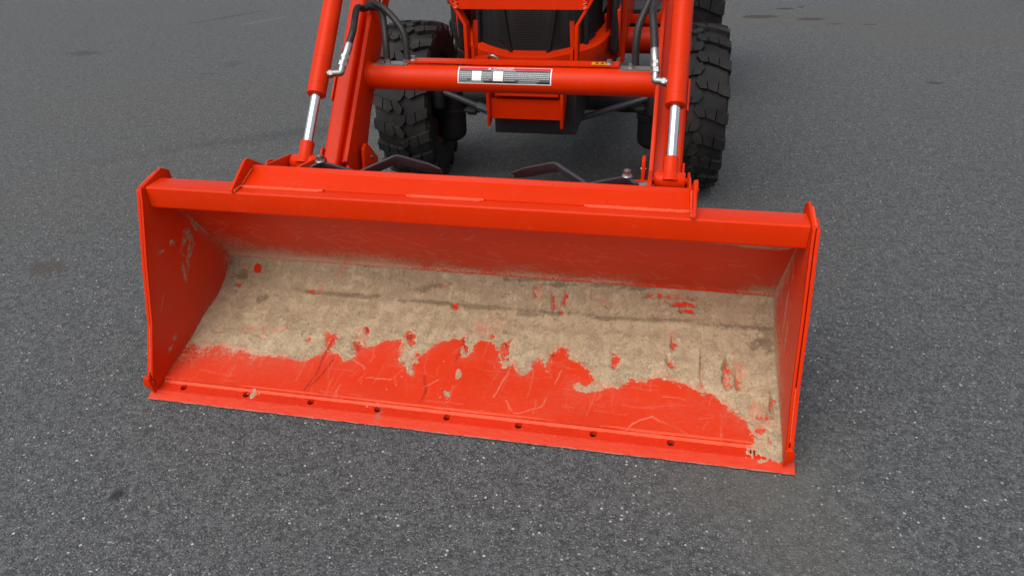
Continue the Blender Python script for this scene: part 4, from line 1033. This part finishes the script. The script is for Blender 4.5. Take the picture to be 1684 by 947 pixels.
def tyre_bm(Rr, w_, N, rin):
    bm = B(); k = Rr / .37; h = w_ / 2
    cs = [(-h * .70, rin), (-h * .93, rin + .018 * k), (-h * 1.01, Rr - .085 * k), (-h * .99, Rr - .042 * k), (-h * .90, Rr - .026 * k), (-h * .4, Rr - .0195 * k), (0, Rr - .018 * k)]
    cs = cs + [(-a, b_) for a, b_ in cs[-2::-1]]; seg = 96; rings = []
    for x, r in cs: rings.append([bm.verts.new((x, r * math.cos(2 * math.pi * i / seg), r * math.sin(2 * math.pi * i / seg))) for i in range(seg)])
    for a, b_ in zip(rings, rings[1:]):
        for i in range(seg): bm.faces.new([a[i], a[(i + 1) % seg], b_[(i + 1) % seg], b_[i]])
    def rt_(x): return Rr - .012 * k * (abs(x) / h) ** 3
    def rb_(x): return np.interp(abs(x), [0, h * .4, h * .86, h * .98, h * 1.02], [Rr - .018 * k, Rr - .0195 * k, Rr - .025 * k, Rr - .042 * k, Rr - .052 * k]) - .006
    pitch = 2 * math.pi * Rr / N; rr = random.Random(2)
    S_ = [[(.0, 1.02), (.40, 1.02), (.47, .82), (.55, .63), (.15, .60), (.06, .80)],
          [(.17, .565), (.565, .595), (.68, .40), (.55, .24), (.27, .29)],
          [(.29, .255), (.52, .205), (.72, .08), (.76, -.05), (.54, -.13), (.30, .02)]]
    for i in range(N):
        for sg in (-1, 1):
            for blk in S_:
                base = (i + (.5 if sg < 0 else 0)) * pitch
                pts = [(base + a * pitch, sg * x * h) for a, x in blk]; cx = sum(p[0] for p in pts) / len(pts); cz = sum(p[1] for p in pts) / len(pts)
                def P3(a, x, r): th = a / Rr; return (x, r * math.cos(th), r * math.sin(th))
                j = rr.uniform(.985, 1.0)
                pts = [(cx + (a - cx) * 1.07, cz + (x - cz) * (1.05 if abs(x) < h * .99 else 1)) for a, x in pts]; tp = [(cx + (a - cx) * .93, cz + (x - cz) * .95) for a, x in pts]
                vb = [bm.verts.new(P3(a, x, rb_(x))) for a, x in pts]
                vt = [bm.verts.new(P3(a, x, rt_(x) - .0025 * k * (1 - j) * 60)) for a, x in tp]
                n = len(pts); fs = [bm.faces.new(vt)]
                for q in range(n): fs.append(bm.faces.new([vb[q], vb[(q + 1) % n], vt[(q + 1) % n], vt[q]]))
            # shoulder rib running down the sidewall
            base = (i + (.5 if sg < 0 else 0)) * pitch; a0_, a1_ = base + .0 * pitch, base + .42 * pitch
            def P4(a, x, r): th = a / Rr; return (sg * x * h, r * math.cos(th), r * math.sin(th))
            hexa(bm, [P4(a0_, .90, Rr - .10 * k), P4(a1_, .90, Rr - .10 * k), P4(a1_, .9, Rr - .014 * k), P4(a0_, .9, Rr - .014 * k), P4(a0_ + .05 * pitch, 1.01, Rr - .080 * k), P4(a1_, 1.01, Rr - .080 * k), P4(a1_, 1.018, Rr - .030 * k), P4(a0_, 1.018, Rr - .030 * k)])
    # short moulding hairs on the shoulders
    for i in range(120):
        th = rr.uniform(0, 6.283); sg = rr.choice((-1, 1)); r0 = Rr - .02 * k; x = sg * h * 1.01
        d = Vector((sg * .010, 0, 0)); p = Vector((x, r0 * math.cos(th), r0 * math.sin(th)))
        cyl(bm, p, p + d, .0007, seg=3)
    bmesh.ops.recalc_face_normals(bm, faces=bm.faces)
    return bm
def rim_bm(rin, w_, sg):
    bm = B(); seg = 64; h = w_ / 2
    def add(cs):
        rings = [[bm.verts.new((x, r * math.cos(2 * math.pi * i / seg), r * math.sin(2 * math.pi * i / seg))) for i in range(seg)] for x, r in cs]
        for a, b_ in zip(rings, rings[1:]):
            for i in range(seg): bm.faces.new([a[i], a[(i + 1) % seg], b_[(i + 1) % seg], b_[i]])
    add([(-h * .74, rin + .012), (-h * .78, rin + .004), (-h * .70, rin - .006), (-h * .45, rin - .016), (-h * .2, rin - .045), (h * .2, rin - .045), (h * .45, rin - .016), (h * .70, rin - .006), (h * .78, rin + .004), (h * .74, rin + .012)])
    add([(sg * h * .25, rin - .044), (sg * h * .15, rin * .75), (sg * h * .05, rin * .5), (sg * h * .10, .03), (sg * h * .10, .001)])
    bmesh.ops.recalc_face_normals(bm, faces=bm.faces); return bm

def set_part(o, parent, loc, rot):
    o.parent = parent; o.location = Vector(loc) - wloc(parent); o.rotation_euler = rot
def link_copy(o, parent):
    c = o.copy(); COL.objects.link(c); c.parent = parent; return c
WY, WR = 1.965, .372
wh = obj('front_wheel', rim_bm(.205, .25, -1), M['rim'], smooth=40)
ty = obj('tyre', tyre_bm(WR, .25, 20, .208), M['rubber'], smooth=30); ty.parent = wh
set_part(wh, tractor, (-.650, WY, WR), (R(8), 0, R(2.5)))
wh['label'] = 'muddy wheel on the left'
w2 = link_copy(wh, tractor); link_copy(ty, w2); w2.rotation_euler = (R(-4), 0, R(180 + 2.5)); w2.location = Vector((.660, WY, WR)) - Vector(tractor.location)
w2['label'] = 'wheel on the right, half hidden by the loader arm'
rw = obj('rear_wheel', rim_bm(.33, .40, -1), M['rim'], smooth=40)
rt2 = obj('tyre', tyre_bm(.61, .40, 20, .335), M['rubber'], smooth=30); rt2.parent = rw
set_part(rw, tractor, (-.64, 3.78, .61), (0, 0, 0))
rw2 = link_copy(rw, tractor); link_copy(rt2, rw2); rw2.rotation_euler = (R(5), 0, R(180)); rw2.location = Vector((.64, 3.78, .61)) - Vector(tractor.location)

def axle():
    bm = B(); lathe(bm, (-.46, WY, .40), (.46, WY, .40), [(0, .055), (.12, .058), (.2, .05), (.38, .055), (.44, .12), (.56, .12), (.62, .055), (.8, .05), (.88, .058), (1, .055)], 28)
    a = obj('front_axle', bm, M['cast'], tractor, smooth=50)
    for sg in (-1, 1):
        x = sg * .492
        bm = B(); lathe(bm, (x, WY - .02, .185), (x, WY - .02, .56), [(0, .045), (.05, .066), (.10, .072), (.36, .073), (.37, .078), (.42, .078), (.43, .073), (.60, .074), (.61, .080), (.66, .080), (.67, .070), (.9, .062), (1, .035)], 32)
        lathe(bm, (x, WY, .372), (sg * .60, WY, .372), [(0, .10), (.4, .10), (.6, .085), (1, .085)], 28)
        fd = obj('final_drive', bm, M['cast'], tractor, smooth=45)
        for k in range(6):
            bm = B(); a_ = 2 * math.pi * k / 6; hexhead(bm, (x + .066 * math.cos(a_), WY - .02 + .066 * math.sin(a_), .42), (0, 0, 1), .009, .012)
            obj('casing_bolt', bm, M['cast'], fd)
        bm = B(); box(bm, (x - .03, WY - .215, .425), (x + .03, WY - .05, .465)); cyl(bm, (x, WY - .215, .40), (x, WY - .215, .492), .032, seg=20); cyl(bm, (x, WY - .215, .492), (x, WY - .215, .502), .022, seg=6)
        obj('steering_arm', bm, M['cast'], fd, bevel=.003)
        p0, p1 = Vector((sg * .483, 1.75, .478)), Vector((sg * .145, 1.75, .362 if sg > 0 else .352))
        bm = B(); cyl(bm, p0, p1, .0135, seg=18)
        if sg < 0: hexhead(bm, p0.lerp(p1, .52), p1 - p0, .021, .16)
        tr_ = obj('tie_rod', bm, M['grey'], tractor, smooth=40)
        bm = B(); q = p0.lerp(p1, .42 if sg < 0 else .16) + Vector((0, .03, -.045)); cyl(bm, q + Vector((-.02, 0, 0)), q + Vector((.02, 0, 0)), .021, seg=8); cyl(bm, q + Vector((-.036, 0, 0)), q + Vector((.036, 0, 0)), .010, seg=12)
        obj('rod_joint', bm, M['cast'], tr_)
    bm = B(); box(bm, (-.17, 2.0, .36), (.17, 3.4, .66)); obj('engine_frame', bm, M['cast'], tractor, bevel=.02)
    bm = B(); prism(bm, [(3.3, .45), (4.0, .45), (4.0, .95), (3.3, .80)], 'x', -.42, .42); obj('rear_housing', bm, M['cast'], tractor, bevel=.02)
    for sg in (-1, 1):                   # ribbed foot platforms
        x0, x1 = sorted((sg * .20, sg * .55)); z0, z1 = .60, .62
        bm = B(); hexa(bm, [(x0, 2.72, .655), (x1, 2.72, .655), (x1, 3.25, .665), (x0, 3.25, .665), (x0, 2.72, .675), (x1, 2.72, .675), (x1, 3.25, .685), (x0, 3.25, .685)])
        pl = obj('foot_platform', bm, M['black'], tractor, bevel=.003)
        for k in range(14):
            y = 2.74 + k * .036; bm = B(); a_ = .03 if sg > 0 else -.03
            hexa(bm, [(x0 + .01, y - a_, .6745), (x1 - .01, y + a_, .6745), (x1 - .01, y + a_ + .016, .6748), (x0 + .01, y - a_ + .016, .6748), (x0 + .01, y - a_ + .003, .682), (x1 - .01, y + a_ + .003, .682), (x1 - .01, y + a_ + .012, .682), (x0 + .01, y - a_ + .012, .682)])
            obj('rib', bm, M['grey'], pl)
        # rear fender, above the frame
        bm = B(); rows = []
        for k in range(15):
            th = R(20 + k * 10); cy_, cz_ = 3.78 - .70 * math.cos(th), .61 + .70 * math.sin(th)
            rows.append([bm.verts.new((sg * .40, cy_, cz_)), bm.verts.new((sg * .84, cy_, cz_)), bm.verts.new((sg * .85, cy_ + .02 * math.cos(th), cz_ - .03))])
        if False: pass
        for a, b2 in zip(rows, rows[1:]):
            for q in range(2): bm.faces.new([a[q], a[q + 1], b2[q + 1], b2[q]])
        bmesh.ops.recalc_face_normals(bm, faces=bm.faces); obj('fender', bm, M['paint'], tractor, smooth=40)
axle()
